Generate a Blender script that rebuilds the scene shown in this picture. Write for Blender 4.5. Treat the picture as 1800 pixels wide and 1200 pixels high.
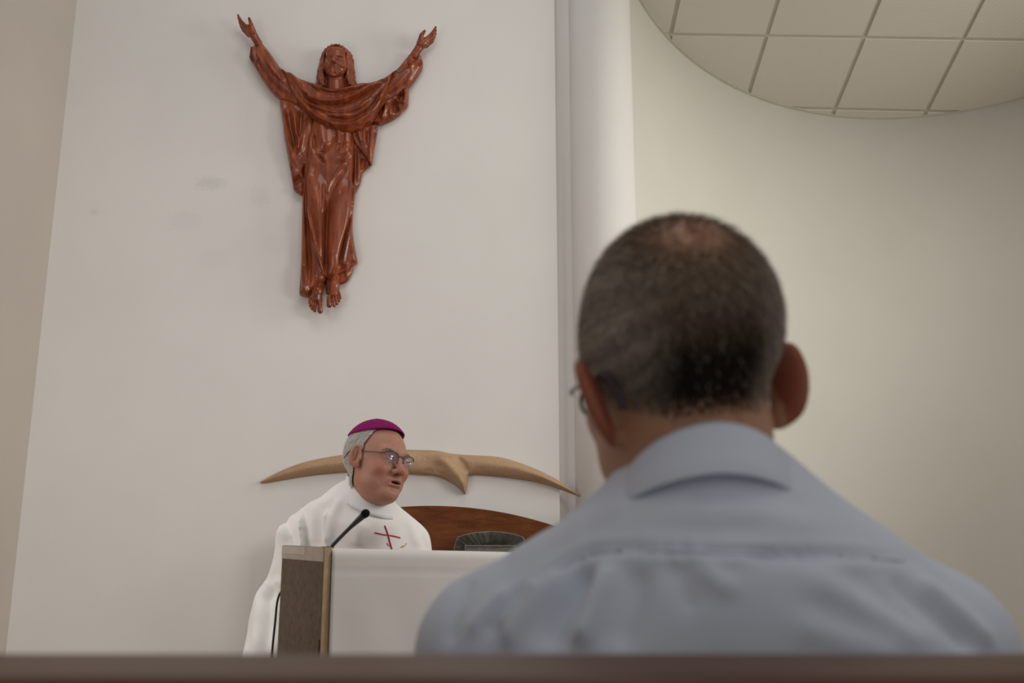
import bpy, bmesh, math, random
import numpy as np
from mathutils import Vector, Matrix
from mathutils.geometry import delaunay_2d_cdt

random.seed(7)
rng = np.random.default_rng(7)
scene = bpy.context.scene
for o in list(bpy.data.objects):
    bpy.data.objects.remove(o)

# ------------------------------------------------------------------ camera
CAMZ = 1.10
PITCH = math.radians(13.7)
FPX = 1850.0
cam_d = bpy.data.cameras.new('camera')
cam_d.sensor_width = 36.0
cam_d.lens = 36.0 * FPX / 1800.0
cam_d.dof.use_dof = True
cam_d.dof.focus_distance = 4.2
cam_d.dof.aperture_fstop = 5.6
cam_d.clip_start = 0.02
cam = bpy.data.objects.new('camera', cam_d)
scene.collection.objects.link(cam)
cam.location = (0, 0, CAMZ)
cam.rotation_euler = (math.pi / 2 + PITCH, 0, 0)
scene.camera = cam

# ------------------------------------------------------------------ world, lights, exposure
world = bpy.data.worlds.new('world')
scene.world = world
world.use_nodes = True
bgn = world.node_tree.nodes['Background']
bgn.inputs[0].default_value = (1.0, 0.985, 0.96, 1)
bgn.inputs[1].default_value = 0.43

def area_light(name, loc, target, sx, sy, power, col, spread=180):
    d = bpy.data.lights.new(name, 'AREA')
    d.shape = 'RECTANGLE'
    d.size, d.size_y = sx, sy
    d.energy = power
    d.color = col
    d.spread = math.radians(spread)          # narrower spread shapes the light by hand; no window reveal is built
    o = bpy.data.objects.new(name, d)
    scene.collection.objects.link(o)
    o.location = loc
    o.rotation_euler = (Vector(target) - Vector(loc)).to_track_quat('-Z', 'Y').to_euler()
    return o

area_light('top_light', (-0.3, 2.6, 5.5), (-0.5, 5.2, 1.8), 1.8, 1.4, 22, (1.0, 0.97, 0.92))  # soft lamp added for light from above; its source is unseen
area_light('fill_left', (-2.45, 2.5, 2.0), (-0.8, 5.6, 1.3), 1.6, 1.8, 27, (1.0, 0.96, 0.95))  # added lamp that evens out the lower left wall, no window known
area_light('window_daylight_right', (4.2, 4.2, 3.7), (0.9, 5.6, 3.5), 1.2, 1.8, 23, (1.0, 0.985, 0.90), 95)
area_light('fill_right', (4.2, 1.7, 3.0), (-0.6, 4.2, 1.6), 1.4, 1.8, 23, (1.0, 0.98, 0.95), 85)  # second lamp from the right, added to brighten the cloth and wall

vs = scene.view_settings
vs.view_transform = 'Standard'
vs.look = 'None'
vs.exposure = 0.0
vs.gamma = 1.0
vs.use_curve_mapping = False

# ------------------------------------------------------------------ helpers
CP, SP = math.cos(PITCH), math.sin(PITCH)

def at(px, py, Y):
    """world point at forward distance Y on the line of sight of a place in the 1800x1200 picture"""
    dx = (px - 900.0) / FPX
    u = (600.0 - py) / FPX
    k = Y / (CP - u * SP)
    return np.array([dx * k, Y, CAMZ + (SP + u * CP) * k])

def at_many(P, Y):
    P = np.asarray(P, float)
    dx = (P[:, 0] - 900.0) / FPX
    u = (600.0 - P[:, 1]) / FPX
    k = Y / (CP - u * SP)
    return np.stack([dx * k, np.full(len(P), float(Y)), CAMZ + (SP + u * CP) * k], 1)

def link(o, parent=None):
    scene.collection.objects.link(o)
    if parent is not None:
        o.parent = parent
    return o

def tag(o, label=None, cat=None, group=None, kind=None):
    if label: o['label'] = label
    if cat: o['category'] = cat
    if group: o['group'] = group
    if kind: o['kind'] = kind
    return o

def empty(name, loc, label, cat, group=None):
    o = bpy.data.objects.new(name, None)
    o.location = tuple(loc)
    o.empty_display_size = 0.1
    link(o)
    return tag(o, label, cat, group)

def mesh_obj(name, verts, faces, mat, parent=None, smooth=True, origin=None, colors=None):
    """verts in world coordinates; stored relative to the parent (or to origin)"""
    verts = np.asarray(verts, float)
    org = np.zeros(3)
    if parent is not None:
        p = parent
        while p is not None:
            org = org + np.array(p.location)
            p = p.parent
    loc = np.zeros(3)
    if origin is not None:
        loc = np.asarray(origin, float) - org
    me = bpy.data.meshes.new(name)
    me.from_pydata((verts - org - loc).tolist(), [], [list(map(int, f)) for f in faces])
    if smooth:
        me.polygons.foreach_set('use_smooth', [True] * len(me.polygons))
    if colors is not None:
        a = me.attributes.new('tint', 'FLOAT_COLOR', 'POINT')
        c = np.ones((len(verts), 4)); c[:, :3] = colors
        a.data.foreach_set('color', c.ravel())
    me.materials.append(mat)
    me.update()
    o = bpy.data.objects.new(name, me)
    o.location = tuple(loc)
    link(o, parent)
    return o

def bm_obj(name, bm, mat, parent=None, smooth=False, origin=None):
    bmesh.ops.recalc_face_normals(bm, faces=bm.faces)
    bm.verts.index_update()
    v = [tuple(x.co) for x in bm.verts]
    f = [[x.index for x in fc.verts] for fc in bm.faces]
    bm.free()
    return mesh_obj(name, v, f, mat, parent, smooth, origin)

def box_bm(x0, x1, y0, y1, z0, z1, bevel=0.0, seg=2):
    bm = bmesh.new()
    bmesh.ops.create_cube(bm, size=1)
    for v in bm.verts:
        v.co = Vector(((x0 + x1) / 2 + v.co.x * (x1 - x0), (y0 + y1) / 2 + v.co.y * (y1 - y0), (z0 + z1) / 2 + v.co.z * (z1 - z0)))
    if bevel > 0:
        bmesh.ops.bevel(bm, geom=list(bm.edges), offset=bevel, segments=seg, affect='EDGES', profile=0.5)
    return bm

def prism(name, pts, dirv, mat, parent=None, bevel=0.0, smooth=False):
    """closed polygon pts (world) extruded by the vector dirv"""
    bm = bmesh.new()
    vs_ = [bm.verts.new(tuple(p)) for p in pts]
    f = bm.faces.new(vs_)
    r = bmesh.ops.extrude_face_region(bm, geom=[f])
    for v in r['geom']:
        if isinstance(v, bmesh.types.BMVert):
            v.co += Vector(dirv)
    bmesh.ops.recalc_face_normals(bm, faces=bm.faces)
    if bevel > 0:
        bmesh.ops.bevel(bm, geom=list(bm.edges), offset=bevel, segments=2, affect='EDGES', profile=0.5)
    return bm_obj(name, bm, mat, parent, smooth)

def tube(name, pts, rad, mat, parent=None, n=12, closed=False, caps=True):
    pts = [Vector(p) for p in pts]
    N = len(pts)
    rads = rad if hasattr(rad, '__len__') else [rad] * N
    verts, faces = [], []
    up = Vector((0.13, 0.31, 1)).normalized()
    prev = None
    for i in range(N):
        a = pts[(i - 1) % N] if (closed or i > 0) else pts[i]
        b = pts[(i + 1) % N] if (closed or i < N - 1) else pts[i]
        t = (b - a).normalized()
        if prev is None:
            s = t.cross(up)
            if s.length < 1e-3: s = t.cross(Vector((1, 0, 0)))
        else:
            s = prev - t * prev.dot(t)
        s.normalize(); prev = s
        q = t.cross(s)
        for k in range(n):
            an = 2 * math.pi * k / n
            verts.append(pts[i] + (s * math.cos(an) + q * math.sin(an)) * rads[i])
    M = N if closed else N - 1
    for i in range(M):
        for k in range(n):
            i2 = (i + 1) % N
            faces.append([i * n + k, i * n + (k + 1) % n, i2 * n + (k + 1) % n, i2 * n + k])
    if not closed and caps:
        faces.append(list(range(n))[::-1])
        faces.append([(N - 1) * n + k for k in range(n)])
    return mesh_obj(name, verts, faces, mat, parent)

def smooth_path(pts, n=8):
    P = [np.asarray(p, float) for p in pts]
    P = [2 * P[0] - P[1]] + P + [2 * P[-1] - P[-2]]
    out = []
    for i in range(1, len(P) - 2):
        for k in range(n):
            t = k / n
            out.append(0.5 * ((2 * P[i]) + (-P[i - 1] + P[i + 1]) * t + (2 * P[i - 1] - 5 * P[i] + 4 * P[i + 1] - P[i + 2]) * t * t + (-P[i - 1] + 3 * P[i] - 3 * P[i + 1] + P[i + 2]) * t ** 3))
    out.append(P[-2])
    return out

# ---- distance of points to a polyline (2D); returns distance, sign (left +), parameter 0..1
def poly_dist(q, pts):
    pts = np.asarray(pts, float)
    a, b = pts[:-1], pts[1:]
    L = np.linalg.norm(b - a, axis=1)
    cum = np.concatenate([[0], np.cumsum(L)])
    best = np.full(len(q), 1e9); sg = np.zeros(len(q)); tt = np.zeros(len(q))
    for i in range(len(a)):
        d = b[i] - a[i]
        w = q - a[i]
        h = np.clip((w @ d) / max(d @ d, 1e-9), 0, 1)
        e = w - h[:, None] * d
        r = np.hypot(e[:, 0], e[:, 1])
        m = r < best
        best[m] = r[m]
        sg[m] = np.sign(d[0] * w[m, 1] - d[1] * w[m, 0])
        tt[m] = (cum[i] + h[m] * L[i]) / cum[-1]
    return best, sg, tt

def fold_height(q, folds):
    """folds: (points, amplitude, width, kind); kind 0 soft ridge, 1 sharp ridge, 2 step (high on the right of the line's direction in picture terms), 3 step the other way"""
    h = np.zeros(len(q))
    for pts, amp, w, kind in folds:
        if len(pts) > 2:
            pts = smooth_path(pts, 6)
        d, s, t = poly_dist(q, pts)
        taper = np.clip(np.minimum(t, 1 - t) * 5, 0, 1)
        end = np.clip(1.4 - d / (3 * w), 0, 1)
        taper = taper * taper * (3 - 2 * taper) * 0.85 + 0.15
        if kind == 0:
            h += amp * np.exp(-(d / w) ** 2) * taper
        elif kind == 1:
            h += amp * np.exp(-d / w) * taper
        else:
            hi = s > 0 if kind == 2 else s < 0
            prof = np.where(hi, np.exp(-d / w), np.exp(-(d / max(0.3 * w, 1.1 if w > 0.05 else 0.3 * w)) ** 2))
            h += amp * prof * taper * end
    return h

def resample(poly, step):
    poly = np.asarray(poly, float)
    out = []
    for i in range(len(poly)):
        a, b = poly[i], poly[(i + 1) % len(poly)]
        n = max(1, int(round(np.linalg.norm(b - a) / step)))
        for k in range(n):
            out.append(a + (b - a) * k / n)
    return np.array(out)

def chaikin(poly, it=1):
    P = np.asarray(poly, float)
    for _ in range(it):
        Q = np.roll(P, -1, 0)
        P = np.stack([0.8 * P + 0.2 * Q, 0.2 * P + 0.8 * Q], 1).reshape(-1, 2)
    return P

def inside(q, poly):
    r = np.zeros(len(q), bool)
    x, y = q[:, 0], q[:, 1]
    for i in range(len(poly)):
        (x1, y1), (x2, y2) = poly[i], poly[(i + 1) % len(poly)]
        if y1 == y2: continue
        c = ((y1 > y) != (y2 > y)) & (x < (x2 - x1) * (y - y1) / (y2 - y1) + x1)
        r ^= c
    return r

def relief(name, poly, Yw, back, base, bulge, bw, folds, mat, parent, step=1.8, it=1, height_fn=None, under=0.25):
    """carved piece with a flat back: front surface over the outline, `back` metres off the wall plane Yw, edge at `base`,
    swelling by `bulge` within bw outline units of the edge, plus folds"""
    P = resample(chaikin(poly, it) if it else poly, step)
    n = len(P)
    lo, hi = P.min(0), P.max(0)
    gx = np.arange(lo[0], hi[0], step); gy = np.arange(lo[1], hi[1], step * 0.866)
    G = np.array([(x + (step / 2 if j % 2 else 0), y) for j, y in enumerate(gy) for x in gx])
    G = G[inside(G, P)]
    closed = np.vstack([P, P[:1]])
    if len(G):
        d, _, _ = poly_dist(G, closed)
        G = G[d > 0.55 * step]
    # vertices along the sharp folds so that their crests stay clean
    edges = [(i, (i + 1) % n) for i in range(n)]
    extra = []
    for pts, amp, w, kind in folds:
        if kind == 0: continue
        L_ = np.array(smooth_path(pts, 6) if len(pts) > 2 else pts)
        s_ = np.concatenate([[0], np.cumsum(np.linalg.norm(np.diff(L_, axis=0), axis=1))])
        t_ = np.linspace(0, s_[-1], max(2, int(s_[-1] / (0.8 * step))))
        C_ = np.stack([np.interp(t_, s_, L_[:, 0]), np.interp(t_, s_, L_[:, 1])], 1)
        C_ = C_[inside(C_, P)]
        if len(C_) < 2: continue
        dd_, _, _ = poly_dist(C_, closed)
        C_ = C_[dd_ > 0.6 * step]
        if len(C_) < 2: continue
        if len(G):
            d, _, _ = poly_dist(G, C_)
            G = G[d > 1.25 * step]
        tg = np.gradient(C_, axis=0); tg /= np.linalg.norm(tg, axis=1, keepdims=True) + 1e-9
        nr = np.stack([-tg[:, 1], tg[:, 0]], 1)
        extra.append(C_)
        for o_ in (-0.75 * step, 0.75 * step):
            D_ = C_ + nr * o_
            D_ = D_[inside(D_, P)]
            if len(D_):
                dd_, _, _ = poly_dist(D_, closed)
                extra.append(D_[dd_ > 0.6 * step])
    Q = np.vstack([P, G] + extra)
    cdt = delaunay_2d_cdt([Vector(p) for p in Q], edges, [list(range(n))], 1, 1e-5)
    V = np.array([tuple(v) for v in cdt[0]])
    F = [list(f) for f in cdt[2]]
    d, _, _ = poly_dist(V, closed)
    t = np.clip(d / bw, 0, 1)
    h = base + bulge * np.sqrt(np.clip(1 - (1 - t) ** 2, 0, 1))
    fade = np.clip(d / (2.5 * step), 0.25, 1)
    h = h + fold_height(V, folds) * fade
    if height_fn is not None:
        h = h + height_fn(V)
    h = np.maximum(h, back + 0.004)
    Ym = Yw - base - bulge * 0.7
    W = at_many(V, Ym)
    W[:, 1] = Yw - h
    # skirt: boundary edges down to the back
    ec = {}
    for f in F:
        for i in range(len(f)):
            a, b = f[i], f[(i + 1) % len(f)]
            ec.setdefault((min(a, b), max(a, b)), []).append((a, b))
    bd = [e[0] for e in ec.values() if len(e) == 1]
    nb = {}
    c = W.mean(0)
    verts = W.tolist()
    def bv(i):
        if i not in nb:
            p = W[i].copy()
            # draw the back edge in a little so that the piece is undercut
            dv = np.array([c[0] - p[0], 0, c[2] - p[2]]); L = np.linalg.norm(dv)
            p = p + dv / max(L, 1e-6) * min(under * (h[i] - back), 0.3 * L)
            p[1] = Yw - back
            nb[i] = len(verts); verts.append(p.tolist())
        return nb[i]
    for a, b in bd:
        F.append([b, a, bv(a), bv(b)])
    loops = {a: b for a, b in bd}
    # back face(s)
    seen = set()
    for a0 in list(loops):
        if a0 in seen: continue
        lp = []; a = a0
        while a not in seen and a in loops:
            seen.add(a); lp.append(nb[a]); a = loops[a]
        if len(lp) > 2: F.append(lp[::-1])
    return mesh_obj(name, verts, F, mat, parent)

# ---- signed distance modelling -------------------------------------------------
def sd_ell(p, c, r, R=None):
    q = p - np.asarray(c, np.float32)
    if R is not None: q = q @ np.asarray(R, np.float32)
    r = np.asarray(r, np.float32)
    k0 = np.sqrt(((q / r) ** 2).sum(-1)); k1 = np.sqrt(((q / (r * r)) ** 2).sum(-1)) + 1e-9
    return k0 * (k0 - 1) / k1

def sd_cap(p, a, b, r1, r2=None):
    r2 = r1 if r2 is None else r2
    a = np.asarray(a, np.float32); b = np.asarray(b, np.float32)
    ba = b - a; pa = p - a
    h = np.clip((pa @ ba) / max(float(ba @ ba), 1e-12), 0, 1)
    e = pa - h[..., None] * ba
    return np.sqrt((e * e).sum(-1)) - (r1 + (r2 - r1) * h)

def sd_chain(p, pts, rads, k):
    d = None
    for i in range(len(pts) - 1):
        e = sd_cap(p, pts[i], pts[i + 1], rads[i], rads[i + 1])
        d = e if d is None else smin(d, e, k)
    return d

def add_cap(d, p, a, b, r1, r2, k, sub=False):
    """smooth union (or cut) of a capsule into the grid d, worked out only near the capsule"""
    a = np.asarray(a, float); b = np.asarray(b, float)
    m = max(r1, r2) + k + 3 * float(p[1, 0, 0, 0] - p[0, 0, 0, 0])
    lo = np.minimum(a, b) - m; hi = np.maximum(a, b) + m
    ax = (p[:, 0, 0, 0], p[0, :, 0, 1], p[0, 0, :, 2])
    sl = tuple(slice(int(np.searchsorted(ax[i], lo[i])), int(np.searchsorted(ax[i], hi[i]))) for i in range(3))
    if any(s.stop <= s.start for s in sl): return d
    e = sd_cap(p[sl], a, b, r1, r2)
    d[sl] = ssub(d[sl], e, k) if sub else smin(d[sl], e, k)
    return d

def add_chain(d, p, pts, rads, k):
    for i in range(len(pts) - 1):
        d = add_cap(d, p, pts[i], pts[i + 1], rads[i], rads[i + 1], k)
    return d

def smin(a, b, k):
    h = np.clip(0.5 + 0.5 * (b - a) / k, 0, 1)
    return b + (a - b) * h - k * h * (1 - h)

def ssub(a, b, k):
    return -smin(-a, b, k)

def grid_sdf(lo, hi, h, fn):
    lo = np.asarray(lo, float); hi = np.asarray(hi, float)
    n = np.ceil((hi - lo) / h).astype(int) + 1
    ax = [lo[i] + h * np.arange(n[i]) for i in range(3)]
    X = np.stack(np.meshgrid(*ax, indexing='ij'), -1).astype(np.float32)
    F = fn(X)
    return surface_net(F, lo, h)

def surface_net(F, lo, h):
    nx, ny, nz = F.shape
    S = F < 0
    cnt = np.zeros((nx - 1, ny - 1, nz - 1), np.int8)
    for i in (0, 1):
        for j in (0, 1):
            for k in (0, 1):
                cnt += S[i:nx - 1 + i, j:ny - 1 + j, k:nz - 1 + k]
    act = (cnt > 0) & (cnt < 8)
    I = np.argwhere(act)
    idx = np.full(act.shape, -1, np.int64)
    idx[act] = np.arange(len(I))
    acc = np.zeros((len(I), 3)); num = np.zeros(len(I))
    C = [(0, 0, 0), (1, 0, 0), (0, 1, 0), (1, 1, 0), (0, 0, 1), (1, 0, 1), (0, 1, 1), (1, 1, 1)]
    E = [(0, 1), (2, 3), (4, 5), (6, 7), (0, 2), (1, 3), (4, 6), (5, 7), (0, 4), (1, 5), (2, 6), (3, 7)]
    for a, b in E:
        ca, cb = np.array(C[a]), np.array(C[b])
        fa = F[tuple((I + ca).T)]; fb = F[tuple((I + cb).T)]
        m = (fa < 0) != (fb < 0)
        t = np.where(m, fa / np.where(m, fa - fb, 1), 0)
        acc += np.where(m[:, None], ca + t[:, None] * (cb - ca), 0); num += m
    V = np.asarray(lo) + (I + acc / num[:, None]) * h
    faces = []
    for axis in range(3):
        sl0 = [slice(None)] * 3; sl1 = [slice(None)] * 3
        sl0[axis] = slice(0, -1); sl1[axis] = slice(1, None)
        A = S[tuple(sl0)]; B = S[tuple(sl1)]
        e = np.argwhere(A != B)
        u, v = [(1, 2), (2, 0), (0, 1)][axis]
        ok = (e[:, u] > 0) & (e[:, v] > 0) & (e[:, u] < F.shape[u] - 1) & (e[:, v] < F.shape[v] - 1)
        e = e[ok]
        flip = A[tuple(e.T)]
        du = np.zeros(3, int); du[u] = 1
        dv = np.zeros(3, int); dv[v] = 1
        q = np.stack([idx[tuple((e - du - dv).T)], idx[tuple((e - dv).T)], idx[tuple(e.T)], idx[tuple((e - du).T)]], 1)
        q[~flip] = q[~flip][:, ::-1]
        faces.append(q)
    return V, np.vstack(faces)

def vnormals(V, F):
    F = np.asarray(F)
    n = np.cross(V[F[:, 2]] - V[F[:, 0]], V[F[:, 3]] - V[F[:, 1]])
    N = np.zeros_like(V)
    for k in range(4):
        np.add.at(N, F[:, k], n)
    return N / (np.linalg.norm(N, axis=1, keepdims=True) + 1e-12)

def vsmooth(V, F, it=1, lam=0.5):
    F = np.asarray(F)
    for _ in range(it):
        A = np.zeros_like(V); n = np.zeros(len(V))
        for k in range(4):
            for j in (1, 3):
                np.add.at(A, F[:, k], V[F[:, (k + j) % 4]]); np.add.at(n, F[:, k], 1)
        V = V + lam * (A / np.maximum(n, 1)[:, None] - V)
    return V

def rot(ax, deg):
    return np.array(Matrix.Rotation(math.radians(deg), 3, ax))

# ------------------------------------------------------------------ materials
def new_mat(name):
    m = bpy.data.materials.new(name)
    m.use_nodes = True
    nt = m.node_tree
    return m, nt, nt.nodes['Principled BSDF'], nt.links

def noise(nt, scale, detail=4, rough=0.6, vec=None, dist=0.0):
    n = nt.nodes.new('ShaderNodeTexNoise')
    n.inputs['Scale'].default_value = scale
    n.inputs['Detail'].default_value = detail
    n.inputs['Roughness'].default_value = rough
    n.inputs['Distortion'].default_value = dist
    if vec is not None: nt.links.new(vec, n.inputs['Vector'])
    return n

def coords(nt, scale=(1, 1, 1), rotation=(0, 0, 0)):
    g = nt.nodes.new('ShaderNodeNewGeometry')
    mp = nt.nodes.new('ShaderNodeMapping')
    mp.inputs['Scale'].default_value = scale
    mp.inputs['Rotation'].default_value = rotation
    nt.links.new(g.outputs['Position'], mp.inputs['Vector'])
    return mp.outputs[0]

def ramp(nt, src, stops):
    r = nt.nodes.new('ShaderNodeValToRGB')
    cr = r.color_ramp
    while len(cr.elements) > len(stops): cr.elements.remove(cr.elements[-1])
    while len(cr.elements) < len(stops): cr.elements.new(0.5)
    for e, (p, c) in zip(cr.elements, stops):
        e.position = p; e.color = (*c, 1) if len(c) == 3 else c
    nt.links.new(src, r.inputs[0])
    return r

def add_bump(nt, b, src, strength, dist):
    n = nt.nodes.new('ShaderNodeBump')
    n.inputs['Strength'].default_value = strength
    n.inputs['Distance'].default_value = dist
    nt.links.new(src, n.inputs['Height'])
    nt.links.new(n.outputs[0], b.inputs['Normal'])
    return n

def mat_simple(name, c1, c2, scale, rough=0.6, bump=0.0, bdist=0.001, spec=0.5, sc=(1, 1, 1), metallic=0.0, coat=0.0, bscale=None, detail=4):
    m, nt, b, L = new_mat(name)
    v = coords(nt, sc)
    n = noise(nt, scale, detail, 0.6, v)
    r = ramp(nt, n.outputs['Fac'], [(0.3, c1), (0.7, c2)])
    L.new(r.outputs[0], b.inputs['Base Color'])
    b.inputs['Roughness'].default_value = rough
    b.inputs['Specular IOR Level'].default_value = spec
    b.inputs['Metallic'].default_value = metallic
    b.inputs['Coat Weight'].default_value = coat
    b.inputs['Coat Roughness'].default_value = 0.12
    if bump > 0:
        n2 = noise(nt, bscale or scale * 4, 3, 0.6, v)
        add_bump(nt, b, n2.outputs['Fac'], bump, bdist)
    return m

def mat_wood(name, dark, mid, light, sc, grain=6.0, rough=0.4, coat=0.3, bump=0.08, spec=0.5):
    m, nt, b, L = new_mat(name)
    v = coords(nt, sc)
    n = noise(nt, grain, 6, 0.62, v, 0.4)
    r = ramp(nt, n.outputs['Fac'], [(0.28, dark), (0.5, mid), (0.75, light)])
    v2 = coords(nt, tuple(s * 5 for s in sc))
    n2 = noise(nt, grain * 3, 3, 0.6, v2)
    mx = nt.nodes.new('ShaderNodeMix'); mx.data_type = 'RGBA'; mx.blend_type = 'MULTIPLY'
    mx.inputs['Factor'].default_value = 0.45
    r2 = ramp(nt, n2.outputs['Fac'], [(0.35, (0.55, 0.5, 0.48)), (0.6, (1, 1, 1))])
    L.new(r.outputs[0], mx.inputs['A']); L.new(r2.outputs[0], mx.inputs['B'])
    L.new(mx.outputs['Result'], b.inputs['Base Color'])
    b.inputs['Roughness'].default_value = rough
    b.inputs['Coat Weight'].default_value = coat
    b.inputs['Coat Roughness'].default_value = 0.12
    b.inputs['Specular IOR Level'].default_value = spec
    add_bump(nt, b, n2.outputs['Fac'], bump, 0.002)
    return m

def mat_wall(name, c1, c2, stains=False):
    m, nt, b, L = new_mat(name)
    v = coords(nt)
    n = noise(nt, 1.3, 5, 0.55, v)
    r = ramp(nt, n.outputs['Fac'], [(0.3, c1), (0.7, c2)])
    col = r.outputs[0]
    if stains:
        # smudges of wear on the plaster, each a small oval of its own
        for (px, py, sx, sz, amt) in ((370, 322, 0.055, 0.026, 0.24), (322, 388, 0.06, 0.034, 0.11), (455, 345, 0.036, 0.044, 0.13), (165, 372, 0.018, 0.014, 0.16), (485, 430, 0.05, 0.04, 0.07), (370, 455, 0.06, 0.035, 0.06), (520, 440, 0.03, 0.05, 0.08)):
            c = at(px, py, WALLY)
            mp = nt.nodes.new('ShaderNodeMapping')
            mp.vector_type = 'POINT'
            mp.inputs['Location'].default_value = (-c[0] / sx, -c[1] / 0.2, -c[2] / sz)
            mp.inputs['Scale'].default_value = (1 / sx, 1 / 0.2, 1 / sz)
            g = nt.nodes.new('ShaderNodeNewGeometry')
            L.new(g.outputs['Position'], mp.inputs['Vector'])
            nd = noise(nt, 1.6, 3, 0.6, mp.outputs[0])
            ln = nt.nodes.new('ShaderNodeVectorMath'); ln.operation = 'LENGTH'
            L.new(mp.outputs[0], ln.inputs[0])
            ad = nt.nodes.new('ShaderNodeMath'); ad.operation = 'MULTIPLY'
            L.new(ln.outputs['Value'], ad.inputs[0]); L.new(nd.outputs['Fac'], ad.inputs[1])
            rr = ramp(nt, ad.outputs[0], [(0.45, (amt, amt, amt)), (1.0, (0, 0, 0))])
            mx = nt.nodes.new('ShaderNodeMix'); mx.data_type = 'RGBA'
            L.new(rr.outputs[0], mx.inputs['Factor'])
            L.new(col, mx.inputs['A']); mx.inputs['B'].default_value = (0.42, 0.42, 0.40, 1)
            col = mx.outputs['Result']
    L.new(col, b.inputs['Base Color'])
    b.inputs['Roughness'].default_value = 0.75
    b.inputs['Specular IOR Level'].default_value = 0.25
    n2 = noise(nt, 130, 3, 0.6, v)
    add_bump(nt, b, n2.outputs['Fac'], 0.08, 0.002)
    return m

WALLY = 5.6
M = {}
M['wall'] = mat_wall('plaster_white', (0.70, 0.68, 0.655), (0.745, 0.725, 0.70), True)
M['apse'] = mat_wall('plaster_cream', (0.69, 0.665, 0.60), (0.73, 0.705, 0.64))
M['wall_dim'] = mat_wall('plaster_shaded', (0.50, 0.45, 0.40), (0.54, 0.485, 0.43))  # shade of the left wall put into a darker plaster colour
M['floor'] = mat_simple('floor_terracotta', (0.32, 0.20, 0.13), (0.42, 0.27, 0.18), 3, 0.45, 0.1)
M['statue'] = mat_wood('statue_wood', (0.092, 0.015, 0.005), (0.235, 0.046, 0.0125), (0.40, 0.108, 0.031), (9, 9, 1.6), 3.2, 0.38, 0.45, 0.05, 0.25)
M['palewood'] = mat_wood('pale_carved_wood', (0.43, 0.275, 0.16), (0.49, 0.32, 0.19), (0.54, 0.36, 0.22), (2, 8, 12), 2.5, 0.55, 0.0, 0.06, 0.3)
M['mahogany'] = mat_wood('mahogany', (0.085, 0.022, 0.004), (0.145, 0.042, 0.009), (0.20, 0.066, 0.016), (1.5, 6, 9), 4, 0.5, 0.0, 0.05, 0.2)
M['pew'] = mat_wood('pew_wood', (0.075, 0.026, 0.010), (0.105, 0.038, 0.016), (0.135, 0.054, 0.022), (1.2, 8, 8), 4, 0.45, 0.0, 0.03, 0.28)
M['ply'] = mat_wood('plywood_edge', (0.50, 0.33, 0.19), (0.58, 0.40, 0.24), (0.66, 0.48, 0.31), (6, 6, 1), 4, 0.6, 0.0, 0.05)
M['felt'] = mat_simple('brown_felt', (0.105, 0.078, 0.056), (0.16, 0.12, 0.088), 60, 0.9, 0.4, 0.002, 0.2, bscale=500)
M['tape'] = mat_simple('old_paper_tape', (0.36, 0.31, 0.25), (0.44, 0.39, 0.32), 25, 0.7, 0.2, 0.001)
M['tape2'] = mat_simple('masking_tape', (0.44, 0.40, 0.335), (0.49, 0.45, 0.38), 30, 0.65, 0.2, 0.001)
M['cloth'] = mat_simple('white_linen', (0.73, 0.70, 0.67), (0.78, 0.75, 0.72), 5, 0.85, 0.15, 0.0006, 0.2, bscale=900)
M['robe'] = mat_simple('white_vestment', (0.85, 0.83, 0.80), (0.89, 0.87, 0.84), 6, 0.85, 0.12, 0.0006, 0.2, bscale=800)
M['collar'] = mat_simple('white_collar', (0.80, 0.80, 0.80), (0.84, 0.84, 0.84), 6, 0.8, 0.1, 0.0005, 0.2, bscale=700)
M['shirt'] = mat_simple('pale_blue_shirt', (0.62, 0.66, 0.765), (0.66, 0.70, 0.80), 8, 0.8, 0.1, 0.0004, 0.25, bscale=1200)
M['trouser'] = mat_simple('dark_trousers', (0.03, 0.033, 0.045), (0.045, 0.048, 0.06), 8, 0.85, 0.1, 0.0004)
M['leather'] = mat_simple('black_leather', (0.012, 0.011, 0.01), (0.02, 0.018, 0.016), 8, 0.4)
M['black'] = mat_simple('black_plastic', (0.008, 0.008, 0.009), (0.014, 0.014, 0.015), 30, 0.45)
M['foam'] = mat_simple('microphone_foam', (0.006, 0.006, 0.006), (0.012, 0.012, 0.012), 200, 0.95, 0.8, 0.002, 0.1)
M['red'] = mat_simple('red_embroidery', (0.42, 0.012, 0.03), (0.50, 0.02, 0.045), 200, 0.6, 0.3, 0.0005)
M['gold'] = mat_simple('gold_embroidery', (0.45, 0.32, 0.10), (0.55, 0.40, 0.15), 200, 0.5, 0.3, 0.0005)
M['cap'] = mat_simple('magenta_silk', (0.20, 0.004, 0.095), (0.25, 0.007, 0.12), 14, 0.75, 0.08, 0.0005, 0.15)
M['metal'] = mat_simple('tarnished_silver', (0.13, 0.12, 0.105), (0.22, 0.205, 0.18), 40, 0.5, 0.3, 0.001, 0.5, metallic=0.55)
M['tile'] = None
M['grid'] = mat_simple('ceiling_grid', (0.49, 0.455, 0.385), (0.53, 0.495, 0.42), 10, 0.6)
M['frame'] = mat_simple('spectacle_frame', (0.015, 0.013, 0.02), (0.03, 0.026, 0.035), 30, 0.35)

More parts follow.
